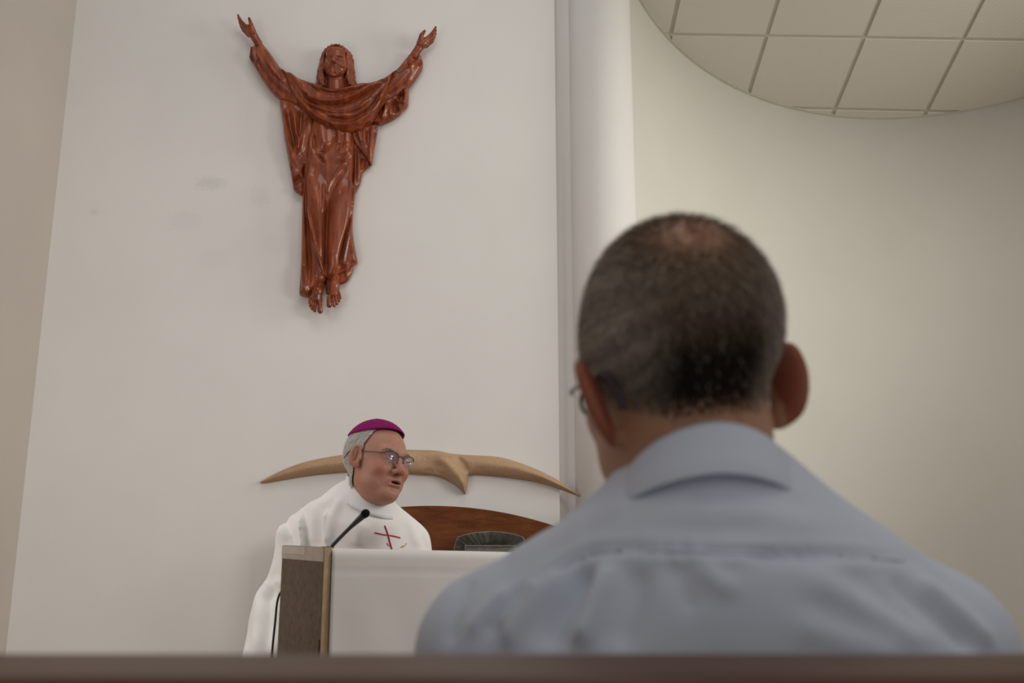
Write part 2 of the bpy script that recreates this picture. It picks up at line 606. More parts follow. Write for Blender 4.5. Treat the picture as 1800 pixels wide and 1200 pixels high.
def mat_tile():
    m, nt, b, L = new_mat('perforated_ceiling_tile')
    tc = nt.nodes.new('ShaderNodeUVMap'); tc.uv_map = 'UVMap'
    mp = nt.nodes.new('ShaderNodeMapping')
    mp.inputs['Rotation'].default_value = (0, 0, math.radians(45))
    mp.inputs['Scale'].default_value = (46, 46, 1)
    L.new(tc.outputs[0], mp.inputs['Vector'])
    vo = nt.nodes.new('ShaderNodeTexVoronoi'); vo.voronoi_dimensions = '2D'
    vo.inputs['Randomness'].default_value = 0.0
    vo.inputs['Scale'].default_value = 1.0
    L.new(mp.outputs[0], vo.inputs['Vector'])
    r = ramp(nt, vo.outputs['Distance'], [(0.20, (0.45, 0.42, 0.36)), (0.30, (0.63, 0.59, 0.515))])
    L.new(r.outputs[0], b.inputs['Base Color'])
    b.inputs['Roughness'].default_value = 0.85
    b.inputs['Specular IOR Level'].default_value = 0.2
    return m
M['tile'] = mat_tile()

def mat_tint(name, rough, spec=0.4, sss=0.0, bump=0.0, bscale=400, sheen=0.0):
    m, nt, b, L = new_mat(name)
    a = nt.nodes.new('ShaderNodeAttribute'); a.attribute_name = 'tint'
    n = noise(nt, 60, 4, 0.6, coords(nt))
    mx = nt.nodes.new('ShaderNodeMix'); mx.data_type = 'RGBA'; mx.blend_type = 'MULTIPLY'
    mx.inputs['Factor'].default_value = 0.35
    r = ramp(nt, n.outputs['Fac'], [(0.3, (0.78, 0.74, 0.72)), (0.7, (1, 1, 1))])
    L.new(a.outputs['Color'], mx.inputs['A']); L.new(r.outputs[0], mx.inputs['B'])
    L.new(mx.outputs['Result'], b.inputs['Base Color'])
    b.inputs['Roughness'].default_value = rough
    b.inputs['Specular IOR Level'].default_value = spec
    if sss > 0:
        b.inputs['Subsurface Weight'].default_value = sss
        b.inputs['Subsurface Radius'].default_value = (0.008, 0.003, 0.0015)
        b.inputs['Subsurface Scale'].default_value = 1.0
    if bump > 0:
        n2 = noise(nt, bscale, 3, 0.6, coords(nt))
        add_bump(nt, b, n2.outputs['Fac'], bump, 0.001)
    return m
M['skin'] = mat_tint('skin', 0.5, 0.35, 0.12, 0.25, 350)
M['hair'] = mat_tint('hair', 0.75, 0.12)

def mat_lens():
    m, nt, b, L = new_mat('spectacle_lens')
    out = nt.nodes['Material Output']
    tr = nt.nodes.new('ShaderNodeBsdfTransparent'); tr.inputs[0].default_value = (0.93, 0.94, 0.96, 1)
    gl = nt.nodes.new('ShaderNodeBsdfGlossy'); gl.inputs['Roughness'].default_value = 0.03
    gl.inputs[0].default_value = (0.75, 0.82, 1.0, 1)
    lw = nt.nodes.new('ShaderNodeLayerWeight'); lw.inputs[0].default_value = 0.35
    fr = nt.nodes.new('ShaderNodeMath'); fr.operation = 'MULTIPLY_ADD'
    fr.inputs[1].default_value = 0.28; fr.inputs[2].default_value = 0.04
    L.new(lw.outputs['Facing'], fr.inputs[0])
    mx = nt.nodes.new('ShaderNodeMixShader')
    L.new(fr.outputs[0], mx.inputs[0]); L.new(tr.outputs[0], mx.inputs[1]); L.new(gl.outputs[0], mx.inputs[2])
    L.new(mx.outputs[0], out.inputs['Surface'])
    return m
M['lens'] = mat_lens()
#@@SETTING
# ================================================================== SETTING
def struct(o):
    o['kind'] = 'structure'
    return o

XL = at(70, 600, WALLY)[0]
X980 = at(981, 600, WALLY)[0]
struct(bm_obj('floor', box_bm(-2.85, 5.0, -1.6, 7.2, -0.1, 0.0), M['floor']))
struct(bm_obj('wall_back', box_bm(XL - 0.25, X980, WALLY, WALLY + 0.25, 0, 5.4, 0.004), M['wall']))
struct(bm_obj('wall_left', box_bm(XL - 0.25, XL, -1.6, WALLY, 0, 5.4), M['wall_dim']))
struct(bm_obj('wall_recess', box_bm(X980, X980 + 0.22, WALLY + 0.07, WALLY + 0.25, 0, 5.4), M['wall']))

def column():
    cx, cy, r = 0.524, WALLY + 0.08, 0.184
    ring = []
    for k in range(49):
        a = math.pi + math.pi * k / 48
        ring.append((cx + r * math.cos(a), cy + r * math.sin(a)))
    ring += [(cx + r, cy + 0.2), (cx - r, cy + 0.2)]
    n = len(ring)
    V = [(x, y, 0) for x, y in ring] + [(x, y, 5.4) for x, y in ring]
    F = [[i, (i + 1) % n, n + (i + 1) % n, n + i] for i in range(n)] + [list(range(n))[::-1], list(range(n, 2 * n))]
    o = mesh_obj('wall_pillar', V, F, M['wall'])
    o.data.polygons.foreach_set('use_smooth', [i < 48 for i in range(len(F))])
    return struct(o)
column()

# round tiled ceiling over the niche: tile grid origin and the two tile edges
TO = np.array([1.00921105, 6.03714941, 4.58295848])
TA = np.array([0.59747615, -0.04318679, -0.03615947])
TB = np.array([-0.03048053, 0.56079117, -0.21079344])
TN = np.cross(TA, TB); TN /= np.linalg.norm(TN)
UC, VC, RC = 2.436, -2.210, 3.349
def tp(u, v, h=0.0):
    return TO + TA * u + TB * v + TN * h

def apse():
    V, F = [], []
    a0, a1, n = math.radians(156), math.radians(0), 72
    for k in range(n + 1):
        a = a0 + (a1 - a0) * k / n
        for rr in (RC, RC + 0.35):
            p = tp(UC + rr * math.cos(a), VC + rr * math.sin(a))
            V.append((p[0], p[1], 0)); V.append(tuple(p + np.array([0, 0, 0.06])))
    for k in range(n):
        b, c = 4 * k, 4 * k + 4
        F += [[b, c, c + 1, b + 1], [b + 2, b + 3, c + 3, c + 2], [b + 1, c + 1, c + 3, b + 3]]
    F += [[0, 1, 3, 2], [4 * n, 4 * n + 2, 4 * n + 3, 4 * n + 1]]
    o = struct(mesh_obj('wall_niche', V, F, M['apse'], smooth=False))
    o.data.polygons.foreach_set('use_smooth', [(i % 3) < 2 and i < 3 * n for i in range(len(F))])
    p = tp(UC + RC, VC)
    struct(bm_obj('wall_right', box_bm(p[0], p[0] + 0.25, -1.6, p[1], 0, 5.4), M['apse']))
apse()

def clip_poly(P, circ):
    out = list(P)
    n = len(circ)
    for i in range(n):
        a, b = circ[i], circ[(i + 1) % n]
        inp, out = out, []
        def side(p): return (b[0] - a[0]) * (p[1] - a[1]) - (b[1] - a[1]) * (p[0] - a[0])
        for j in range(len(inp)):
            p, q = inp[j], inp[(j + 1) % len(inp)]
            sp, sq = side(p), side(q)
            if sp >= 0: out.append(p)
            if (sp >= 0) != (sq >= 0):
                t = sp / (sp - sq)
                out.append((p[0] + t * (q[0] - p[0]), p[1] + t * (q[1] - p[1])))
        if not out: return []
    return out

def ceiling():
    n = 120
    V = [tp(UC + (RC + 0.1) * math.cos(2 * math.pi * k / n), VC + (RC + 0.1) * math.sin(2 * math.pi * k / n), 0.005) for k in range(n)]
    V += [v + TN * 0.05 for v in V]
    F = [list(range(n))[::-1], list(range(n, 2 * n))] + [[k, (k + 1) % n, n + (k + 1) % n, n + k] for k in range(n)]
    ceil = struct(mesh_obj('ceiling', V, F, M['grid'], smooth=False))
    circ = [(UC + (RC - 0.02) * math.cos(2 * math.pi * k / n), VC + (RC - 0.02) * math.sin(2 * math.pi * k / n)) for k in range(n)]
    g = 0.023
    for i in range(-2, 7):
        for j in range(-7, 3):
            P = clip_poly([(i + g, j + g), (i + 1 - g, j + g), (i + 1 - g, j + 1 - g), (i + g, j + 1 - g)], circ)
            if len(P) < 3: continue
            ar = 0.5 * abs(sum(P[k][0] * P[(k + 1) % len(P)][1] - P[(k + 1) % len(P)][0] * P[k][1] for k in range(len(P))))
            if ar < 0.004: continue
            m = len(P)
            dz = random.uniform(-0.0008, 0.0008)
            VV = [tp(u, v, -0.004 + dz) for u, v in P] + [tp(u, v, 0.010) for u, v in P]
            FF = [list(range(m))[::-1], list(range(m, 2 * m))] + [[k, (k + 1) % m, m + (k + 1) % m, m + k] for k in range(m)]
            o = mesh_obj('tile', VV, FF, M['tile'], ceil, smooth=False)
            uvl = o.data.uv_layers.new(name='UVMap')
            PP = P + P
            for poly in o.data.polygons:
                for li in poly.loop_indices:
                    uvl.data[li].uv = PP[o.data.loops[li].vertex_index]
    # rim trim of short metal lengths against the curved wall
    V, F = [], []
    for k in range(n * 2 + 1):
        a = 2 * math.pi * k / (n * 2)
        for rr, hh in ((RC + 0.02, -0.006), (RC - 0.028, -0.006), (RC - 0.028, 0.008), (RC + 0.02, 0.008)):
            V.append(tp(UC + rr * math.cos(a), VC + rr * math.sin(a), hh))
    for k in range(n * 2):
        for q in range(4):
            F.append([4 * k + q, 4 * k + (q + 1) % 4, 4 * k + 4 + (q + 1) % 4, 4 * k + 4 + q])
    struct(mesh_obj('trim_1', V, F, M['grid'], smooth=False))
ceiling()

# ================================================================== WOODEN STATUE
def c1(L): return [(400 + x / 4.2846, 10 + y / 4.2846) for x, y in L]
def c2(L): return [(480 + x / 3.5288, 220 + y / 3.5288) for x, y in L]

def statue():
    base = at(585, 300, WALLY)
    st = empty('carved_statue', base, 'carved reddish wooden figure in robes with raised arms hanging high on the white wall', 'statue')
    W, Y = M['statue'], WALLY
    k = 1 / 4.2846; k2 = 1 / 3.5288
    f1 = lambda pts, amp, w, kind=0: (c1(pts), amp * 1.35, w * k, kind)
    f2 = lambda pts, amp, w, kind=0: (c2(pts), amp * 1.3, w * k2, kind)
    # inner lining seen under the hem
    relief('robe_lining', c2([(322, 880), (326, 1046), (346, 1050), (412, 986), (440, 981), (462, 964), (480, 935), (494, 898), (500, 860), (400, 850)]), Y, 0.01, 0.022, 0.012, 8,
           [f2([(455, 900), (465, 960)], 0.008, 10)], W, st)
    # drape hanging behind the right side
    relief('drape', c2([(480, 40), (520, 90), (600, 230), (608, 243), (585, 262), (552, 290), (548, 315), (540, 345), (536, 362), (520, 390), (508, 412), (494, 430), (486, 330), (484, 150)]), Y, 0.006, 0.026, 0.016, 5,
           [f2([(512, 130), (514, 260), (506, 400)], 0.014, 7), f2([(532, 150), (534, 270), (524, 370)], 0.014, 6), f2([(523, 140), (524, 380)], -0.012, 5), f2([(560, 200), (552, 280)], -0.012, 16)], W, st)
    # drape on the left side
    D = c1([(383, 690), (395, 780), (415, 900)]) + c2([(58, 40), (72, 110), (100, 262), (118, 358), (120, 392), (146, 416), (180, 433), (196, 400), (184, 258), (225, 237), (254, 208), (270, 170), (268, 150)]) + c1([(668, 1070), (656, 1000), (655, 890), (652, 800), (570, 740), (460, 700)])
    relief('drape', D, Y, 0.006, 0.032, 0.034, 9,
           [f1([(410, 760), (440, 930), (480, 1090), (500, 1190)], 0.016, 22), f1([(450, 760), (475, 930), (520, 1100)], -0.018, 20),
            f1([(500, 770), (520, 930), (540, 1080)], 0.015, 20), f1([(600, 845), (575, 960), (548, 1060), (528, 1140)], 0.022, 12, 1),
            f1([(560, 790), (548, 900), (545, 1000)], -0.016, 16), f1([(640, 980), (600, 1080), (560, 1140)], -0.010, 26),
            f2([(78, 40), (104, 190), (140, 300), (158, 322)], 0.012, 9, 1), f2([(120, 372), (150, 340), (180, 322)], -0.026, 16), f2([(95, 120), (130, 300)], -0.010, 14),
            f2([(170, 60), (160, 150), (150, 200)], 0.012, 10), f2([(262, 175), (205, 238), (182, 256)], 0.010, 6, 1)], W, st)
    # cloth hanging under the right arm
    relief('drape', c1([(1362, 590), (1363, 680), (1358, 746), (1312, 784), (1300, 806), (1236, 852), (1152, 889), (1092, 884), (1060, 860), (1130, 720), (1250, 640)]), Y, 0.006, 0.028, 0.030, 9,
           [f1([(1340, 620), (1342, 690), (1330, 740)], 0.016, 14), f1([(1262, 712), (1310, 735), (1352, 742)], 0.020, 9, 1), f1([(1310, 660), (1300, 720)], -0.024, 20),
            f1([(1250, 720), (1262, 770), (1290, 800)], -0.026, 20), f1([(1205, 740), (1190, 800), (1160, 870)], 0.014, 14), f1([(1170, 740), (1150, 830)], -0.014, 14), f1([(1235, 770), (1225, 840)], 0.012, 14)], W, st)
    # front flap of the right drape
    relief('drape', c1([(900, 930), (1010, 905), (1133, 880), (1128, 930), (1115, 1010)]) + c2([(626, 150), (609, 243), (600, 236), (560, 176), (520, 128), (492, 78), (478, 30)]), Y, 0.012, 0.050, 0.020, 6,
           [f1([(1090, 910), (1085, 1010), (1072, 1130)], 0.012, 11), f1([(1062, 920), (1060, 1060)], -0.010, 10), f1([(1030, 930), (1028, 1040)], 0.010, 12), f1([(985, 940), (1010, 1040)], 0.010, 12), f1([(960, 960), (1000, 1060)], -0.01, 10), f1([(1112, 930), (1098, 1060)], -0.008, 8)], W, st)
    # long robe
    R = c2([(190, 240), (215, 60), (250, -60), (480, -60), (500, 60), (506, 200), (500, 330), (509, 404), (497, 480), (490, 560), (489, 640), (497, 710), (510, 780), (523, 846), (498, 860), (474, 868), (466, 886), (440, 900), (402, 915), (396, 930), (372, 946), (334, 948), (325, 938), (318, 962), (300, 985), (268, 1004), (238, 1024), (217, 1061), (185, 1058), (154, 1044), (161, 960), (168, 850), (172, 640), (177, 430), (181, 300)])
    relief('robe', R, Y, 0.012, 0.040, 0.040, 13,
           [f2([(342, 440), (333, 560), (328, 700), (326, 830), (328, 940)], -0.030, 15), f2([(262, 300), (272, 430), (285, 560), (296, 720), (305, 880)], 0.018, 34), f2([(318, 360), (318, 470), (318, 560)], 0.010, 9),
            f2([(425, 330), (415, 460), (395, 600), (385, 760), (375, 920)], 0.022, 36), f2([(238, 320), (255, 400), (264, 480)], 0.008, 8),
            f2([(474, 215), (420, 275), (375, 335), (348, 395), (338, 460)], 0.013, 8, 3), f2([(460, 260), (420, 320), (380, 400)], -0.004, 14),
            f2([(206, 470), (228, 580), (255, 690), (290, 830), (322, 944)], 0.024, 11, 2), f2([(190, 300), (200, 480), (212, 650), (222, 830), (226, 1010)], -0.028, 13), f2([(245, 720), (262, 830), (280, 950)], 0.008, 16),
            f2([(180, 850), (186, 950), (196, 1040)], 0.016, 9), f2([(172, 900), (168, 1030)], -0.006, 6),
            f2([(488, 500), (470, 610), (440, 740), (408, 905)], -0.026, 9), f2([(494, 520), (478, 640), (452, 780), (430, 880)], 0.010, 10), f2([(486, 660), (492, 760), (505, 830)], 0.010, 12), f2([(430, 870), (450, 862), (490, 872)], 0.012, 6, 1),
            f2([(498, 130), (497, 300), (492, 420), (482, 560)], -0.020, 7), f2([(262, 165), (310, 172), (352, 140), (378, 100), (392, 50)], -0.012, 8), f2([(262, 172), (290, 205), (322, 238)], -0.010, 7), f2([(285, 170), (325, 215)], 0.008, 8),
            f2([(408, 20), (412, 80), (404, 130)], 0.010, 12), f2([(440, 40), (430, 110), (405, 150)], -0.010, 7), f2([(404, 160), (425, 150), (470, 110)], 0.008, 7), f2([(404, 235), (440, 215), (485, 160)], 0.010, 8), f2([(410, 200), (450, 180), (480, 140)], -0.009, 6), f2([(395, 255), (450, 230), (490, 190)], -0.006, 6),
            f2([(300, -20), (310, 90), (330, 150)], 0.012, 30), f2([(250, 60), (258, 150)], -0.016, 12), f2([(268, 235), (255, 300), (262, 380)], -0.006, 16)], W, st)
    # sleeves
    SL = c1([(232, 243), (270, 285), (310, 335), (350, 392), (390, 452), (440, 480), (540, 600), (570, 770), (470, 727), (420, 712), (380, 688), (340, 655), (300, 610), (240, 520), (190, 432), (152, 372), (160, 330), (166, 292), (188, 296), (214, 288)])
    relief('sleeve', SL, Y, 0.012, 0.040, 0.042, 14,
           [f1([(222, 362), (262, 430), (318, 510), (400, 600), (450, 640)], 0.010, 10, 2), f1([(205, 372), (250, 460), (320, 560), (400, 650), (470, 690)], -0.012, 16), f1([(300, 430), (350, 500), (420, 570)], 0.010, 14),
            f1([(330, 470), (370, 530), (425, 580)], 0.007, 8), f1([(180, 300), (172, 370), (200, 430)], -0.022, 14), f1([(214, 292), (196, 330), (200, 380), (230, 440)], 0.012, 9, 1)], W, st)
    SR = c1([(1405, 315), (1385, 330), (1330, 395), (1275, 465), (1180, 540), (1060, 640), (1130, 755), (1230, 705), (1300, 662), (1362, 604), (1400, 560), (1440, 494), (1470, 442), (1468, 402), (1456, 366), (1442, 348), (1428, 372), (1418, 398), (1410, 360)])
    relief('sleeve', SR, Y, 0.012, 0.038, 0.040, 13,
           [f1([(1420, 432), (1350, 505), (1280, 575), (1180, 650)], 0.018, 12, 1), f1([(1405, 400), (1340, 455), (1270, 520)], -0.012, 18), f1([(1350, 420), (1370, 480), (1365, 500)], -0.008, 9), f1([(1455, 380), (1448, 430), (1420, 425)], -0.024, 12), f1([(1300, 520), (1220, 600)], 0.007, 12), f1([(1360, 570), (1270, 640), (1190, 690)], -0.010, 12)], W, st)
    # draped mantle
    G = c1([(395, 456), (420, 470), (442, 490), (470, 489), (530, 534), (600, 560), (650, 574), (720, 606), (800, 628), (880, 612), (940, 592), (1000, 570), (1062, 572), (1130, 552), (1200, 522), (1266, 464), (1242, 495), (1230, 560), (1195, 680), (1168, 745), (1130, 810), (1085, 868), (1010, 922), (930, 952), (850, 951), (760, 926), (670, 874), (590, 805), (530, 735), (490, 665), (452, 600), (432, 545), (412, 490)])
    folds = [f1([(425, 500), (460, 590), (520, 690), (600, 780), (700, 860), (820, 905), (940, 905), (1060, 840), (1140, 740), (1200, 620), (1228, 520)], 0.022, 17),
             f1([(440, 520), (490, 620), (570, 720), (680, 800), (810, 850), (930, 855), (1040, 800), (1130, 700), (1210, 570)], -0.014, 11),
             f1([(520, 570), (560, 650), (610, 715), (680, 745), (770, 752), (880, 740), (1000, 690), (1110, 620), (1220, 530)], -0.018, 10, 1),
             f1([(500, 545), (560, 640), (640, 700), (740, 722), (860, 715), (980, 670), (1100, 600), (1210, 535)], 0.016, 14),
             f1([(560, 560), (640, 620), (740, 655), (840, 660), (950, 640), (1060, 595), (1150, 560)], -0.014, 11),
             f1([(640, 585), (720, 622), (800, 640), (890, 628), (980, 600)], 0.012, 10),
             f1([(600, 730), (700, 780), (800, 808), (920, 805), (1020, 755), (1110, 670)], 0.014, 11), f1([(620, 765), (720, 820), (830, 838), (940, 828)], 0.012, 9),
             f1([(1190, 700), (1140, 780), (1080, 855), (1010, 910)], 0.020, 9, 1), f1([(1160, 690), (1110, 770), (1040, 850)], -0.014, 9), f1([(1165, 805), (1120, 850), (1080, 880)], 0.010, 8),
             f1([(455, 500), (520, 560), (560, 640)], 0.014, 13), f1([(430, 520), (470, 620), (540, 720)], -0.006, 8), f1([(560, 640), (590, 670), (620, 680)], 0.010, 9),
             f1([(1235, 520), (1212, 600), (1170, 690), (1120, 740)], 0.012, 12), f1([(1120, 560), (1180, 570), (1215, 545)], -0.008, 10)]
    relief('mantle', G, Y, 0.02, 0.066, 0.034, 11, folds, W, st, step=1.5)

    # ---- head, hands and feet: modelled in the round, in picture-sized units on the wall
    S = np.linalg.norm(at(600, 115, Y - 0.07) - at(590, 115, Y - 0.07)) / 10
    def place(V, cx, cy, depth0):
        c = at(cx, cy, Y - depth0)
        W_ = np.empty_like(V)
        W_[:, 0] = c[0] + V[:, 0] * S
        W_[:, 2] = c[2] + V[:, 1] * S * 1.06
        W_[:, 1] = Y - V[:, 2] * S
        return W_
    def head_sdf(p):
        d = sd_ell(p, (-0.5, 4, 18), (22, 27, 15))
        d = smin(d, sd_ell(p, (0, -4, 25), (19.5, 23, 14)), 4)
        d = smin(d, sd_ell(p, (0.5, -19, 31), (10.5, 8, 7.5)), 5)
        d = smin(d, sd_cap(p, (0, -14, 15), (1, -44, 12), 14.5, 16), 3)
        d = smin(d, sd_cap(p, (-12, 8.5, 35), (12, 8.5, 36), 2.2), 3)
        d = smin(d, sd_ell(p, (0, 16, 31.5), (17, 11, 7.5)), 6)
        for s in (-1, 1):
            d = smin(d, sd_ell(p, (s * 11, -6.5, 33), (5.5, 5, 5)), 4)
            d = ssub(d, sd_ell(p, (s * 8.4, 3.0, 41), (5.6, 3.8, 5.6)), 1.8)
            d = smin(d, sd_ell(p, (s * 8.8, 2.2, 34.6), (4.2, 2.7, 2.7)), 0.8)
            d = smin(d, sd_cap(p, (s * 0.8, -11, 39.5), (s * 8, -15, 35.5), 1.9, 1.5), 1.2)
            d = ssub(d, sd_cap(p, (s * 4.5, -7.8, 40.5), (s * 10, -13.5, 38), 0.9), 1.2)
        d = smin(d, sd_cap(p, (-0.2, 8, 38), (-0.4, -5, 46), 2.4, 3.8), 1.4)
        d = smin(d, sd_cap(p, (-3.4, -5.4, 40), (2.8, -5.4, 40), 1.8), 1.2)
        d = ssub(d, sd_cap(p, (-4.5, -13.6, 40), (4.5, -13.6, 40.5), 0.8), 0.8)
        d = smin(d, sd_cap(p, (-3.2, -15.6, 38.2), (3.4, -15.6, 38.6), 1.3), 0.8)
        for i, (x, y) in enumerate(((-8, -19), (-5, -23), (-1.5, -25.5), (2, -25.5), (5.5, -23.5), (8.5, -19.5), (-2.5, -20.5), (3, -20.5))):
            d = smin(d, sd_ell(p, (x, y, 34.5 if i < 6 else 37.5), (2.4, 2.8, 2.6)), 1.0)
        return d
    V, F = grid_sdf((-25, -48, 0), (25, 34, 54), 0.64, head_sdf)
    mesh_obj('head', place(V, 590, 112, 0.08), F, W, st)
    def hair_sdf(p):
        # wavy locks from a centre parting, five to each side, falling to the shoulders
        d = sd_ell(p, (-0.5, 4, 13), (24, 29, 13))
        d = smin(d, sd_ell(p, (1, -24, 9), (29, 24, 8)), 4)
        d = ssub(d, sd_ell(p, (0, -8, 26), (20.5, 28, 16)), 1.5)
        for s in (-1, 1):
            for j in range(5):
                o = j * 2.6
                pts = [(s * 0.8, 30.5 - 0.1 * j, 27 - 4.2 * j), (s * (9 + 0.7 * o), 27.5 + 0.1 * o, 27 - 4.2 * j), (s * (18.6 + 0.55 * o), 19.5, 25 - 4.0 * j), (s * (21.6 + 0.6 * o), 7, 24 - 3.6 * j),
                       (s * (20.4 + 0.85 * o), -5, 24 - 3.2 * j), (s * (22.6 + 0.85 * o), -17, 22 - 2.8 * j), (s * (21.5 + 1.0 * o + 1.5 * (s > 0)), -28, 21 - 2.4 * j), (s * (24.5 + 1.1 * o + 2 * (s > 0)), -38, 20 - 2.2 * j)]
                if s < 0 and j < 2:
                    pts[-1] = (-17 - 3.5 * j, -41, 22); pts[-2] = (-20 - 3.5 * j, -33, 22)
                pts = [tuple(u) for u in smooth_path(pts, 3)]
                rr = np.interp(np.linspace(0, 1, len(pts)), (0, 0.2, 0.8, 1), (1.5, 2.3, 2.5, 1.4))
                d = add_chain(d, p, pts, rr, 0.45)
        return d
    V, F = grid_sdf((-42, -48, 2), (44, 38, 36), 0.7, hair_sdf)
    V = V + vnormals(V, F) * np.clip(np.abs(V[:, :1]) / 6, 0.1, 1) * (0.85 * np.sin(2 * math.pi * (np.abs(V[:, 0]) * 0.17 + V[:, 2] * 0.10 + 0.40 * np.sin(V[:, 1] * 0.16) - V[:, 1] * 0.012)) + 0.35 * np.sin(2 * math.pi * (np.abs(V[:, 0]) * 0.41 + V[:, 2] * 0.2 + 0.5 * np.sin(V[:, 1] * 0.2))))[:, None]
    mesh_obj('hair', place(V, 590, 112, 0.06), F, W, st)

    def hand(name, wrist, palm, tips, thumb, z0):
        # tips: list of (knuckle, middle, tip) in picture units, thumb chain; y is measured downwards
        def f(p):
            d = sd_cap(p, (*wrist[0], z0), (*wrist[1], z0 + 2), 7.2, 6.8)
            d = smin(d, sd_chain(p, [(*q, z0 + 2 + 1.2 * i) for i, q in enumerate(palm)], [7.2, 8.0, 6.4], 2), 2)
            for i, ch in enumerate(tips):
                zz = z0 + 9 - 4.1 * i
                d = smin(d, sd_chain(p, [(*ch[0], zz - 2), (*ch[1], zz), (*ch[2], zz - 1)], [3.6, 3.1, 1.9], 0.5), 0.6)
            d = smin(d, sd_chain(p, [(*thumb[0], z0 + 8), (*thumb[1], z0 + 12), (*thumb[2], z0 + 10)], [5.2, 3.7, 2.5], 1), 1.2)
            return d
        allp = np.array(list(wrist) + list(palm) + [q for c in tips for q in c] + list(thumb))
        lo = np.array([*(allp.min(0) - 9), z0 - 14]); hi = np.array([*(allp.max(0) + 9), z0 + 18])
        V, F = grid_sdf(lo, hi, 0.55, f)
        c = at(0, 0, Y)
        W_ = at_many(V, Y - z0 * S); W_[:, 1] = Y - V[:, 2] * S
        mesh_obj(name, W_, F[:, ::-1], W, st)
    hand('hand', [(454, 76), (449, 68)], [(447, 64), (442, 57), (437, 52)],
         [((433, 50), (425, 41), (420.5, 31)), ((433, 53), (424, 43), (420, 33)), ((434, 56), (425, 47), (420.5, 37)), ((436, 59), (427, 51), (422, 43))],
         [(447, 60), (444.5, 50), (440.5, 38)], 18)
    hand('hand', [(728, 97), (735, 88)], [(737, 84), (743, 78), (749, 74)],
         [((752, 71), (761, 63), (766.5, 52)), ((752, 73), (762, 65), (766.5, 55)), ((751, 76), (761, 68), (766, 59)), ((749, 78), (759, 71), (764, 63))],
         [(738, 80), (742, 68), (747, 60)], 18)

    def foot(ank, ball, toes, zt):
        def f(p):
            d = sd_chain(p, [(*ank, 12), ((ank[0] + ball[0]) / 2, (ank[1] + ball[1]) / 2, 19), (*ball, zt)], [8.2, 8.8, 8.6], 3)
            d = smin(d, sd_ell(p, (ball[0], ball[1], zt - 2), (11.0, 7, 6)), 3)
            for i, (a, b, r) in enumerate(toes):
                d = add_chain(d, p, [(*a, zt + 2), ((a[0] + b[0]) / 2, (a[1] + b[1]) / 2, zt + 4), (*b, zt + 2)], [r * 0.85, r * 0.9, r], 0.8)
                # tendons
                d = add_cap(d, p, ((ank[0] * 2 + a[0]) / 3, (ank[1] * 2 + a[1]) / 3 + 2, 23.5), (*a, zt + 4.6), 0.9, 1.1, 1.2)
            return d
        allp = np.array([ank, ball] + [q for t in toes for q in t[:2]])
        lo = np.array([*(allp.min(0) - 12), 0]); hi = np.array([*(allp.max(0) + 9), zt + 12])
        V, F = grid_sdf(lo, hi, 0.55, f)
        W_ = at_many(V, Y - 18 * S); W_[:, 1] = Y - V[:, 2] * S
        mesh_obj('foot', W_, F[:, ::-1], W, st)
    foot((561, 500), (556, 526), [((563, 533), (563.5, 547.5), 4.6), ((556, 533), (553.5, 546.5), 3.1), ((551.5, 532), (549, 543), 2.8), ((548, 529.5), (546, 538.5), 2.5), ((545.5, 526), (544.5, 533), 2.2)], 19)
    foot((588, 486), (588, 517), [((579.5, 524), (579.5, 537.5), 4.6), ((586.5, 525), (588, 538), 3.1), ((591.5, 523), (593, 534.5), 2.8), ((595, 520), (596.5, 530), 2.4), ((597.6, 516), (599, 525), 2.2)], 20)
statue()

# ================================================================== PALE CARVED DOVE
def c4(L): return [(420 + x / 2.8125, 780 + y / 2.8125) for x, y in L]
def dove():
    k = 1 / 2.8125
    P = c4([(93, 187), (120, 172), (160, 150), (210, 126), (260, 105), (320, 85), (390, 69), (460, 57), (525, 47), (600, 36), (700, 27), (790, 23), (870, 25), (950, 27), (1000, 33), (1035, 42), (1065, 46), (1150, 52), (1230, 55), (1290, 61), (1350, 76), (1420, 101), (1500, 134), (1570, 172), (1640, 216), (1698, 259), (1660, 248), (1610, 228), (1540, 203), (1470, 184), (1380, 170), (1300, 160), (1220, 152), (1160, 149), (1134, 152), (1132, 190), (1118, 252), (1098, 226), (1062, 196), (1010, 168), (960, 153), (900, 150), (800, 142), (700, 138), (600, 135), (520, 136), (400, 146), (300, 159), (200, 177), (110, 192)])
    d = empty('dove_carving', at(740, 830, WALLY), 'pale tan wooden dove with wide spread wings mounted on the wall above the arched panel', 'wall carving')
    relief('wings', P, WALLY, 0.0, 0.012, 0.045, 14,
           [(c4([(960, 60), (1020, 90), (1060, 130), (1100, 180), (1115, 235)]), 0.030, 10, 0), (c4([(1075, 60), (1110, 100), (1130, 145)]), -0.018, 5, 0), (c4([(900, 130), (980, 140), (1050, 180)]), -0.006, 5, 0),
            (c4([(180, 158), (400, 104), (600, 85), (800, 80), (950, 85)]), 0.012, 9, 0), (c4([(1120, 95), (1300, 108), (1450, 145), (1600, 215)]), 0.014, 8, 0), (c4([(1000, 50), (990, 100), (960, 130)]), -0.006, 8, 0)], M['palewood'], d, step=2.2)
dove()

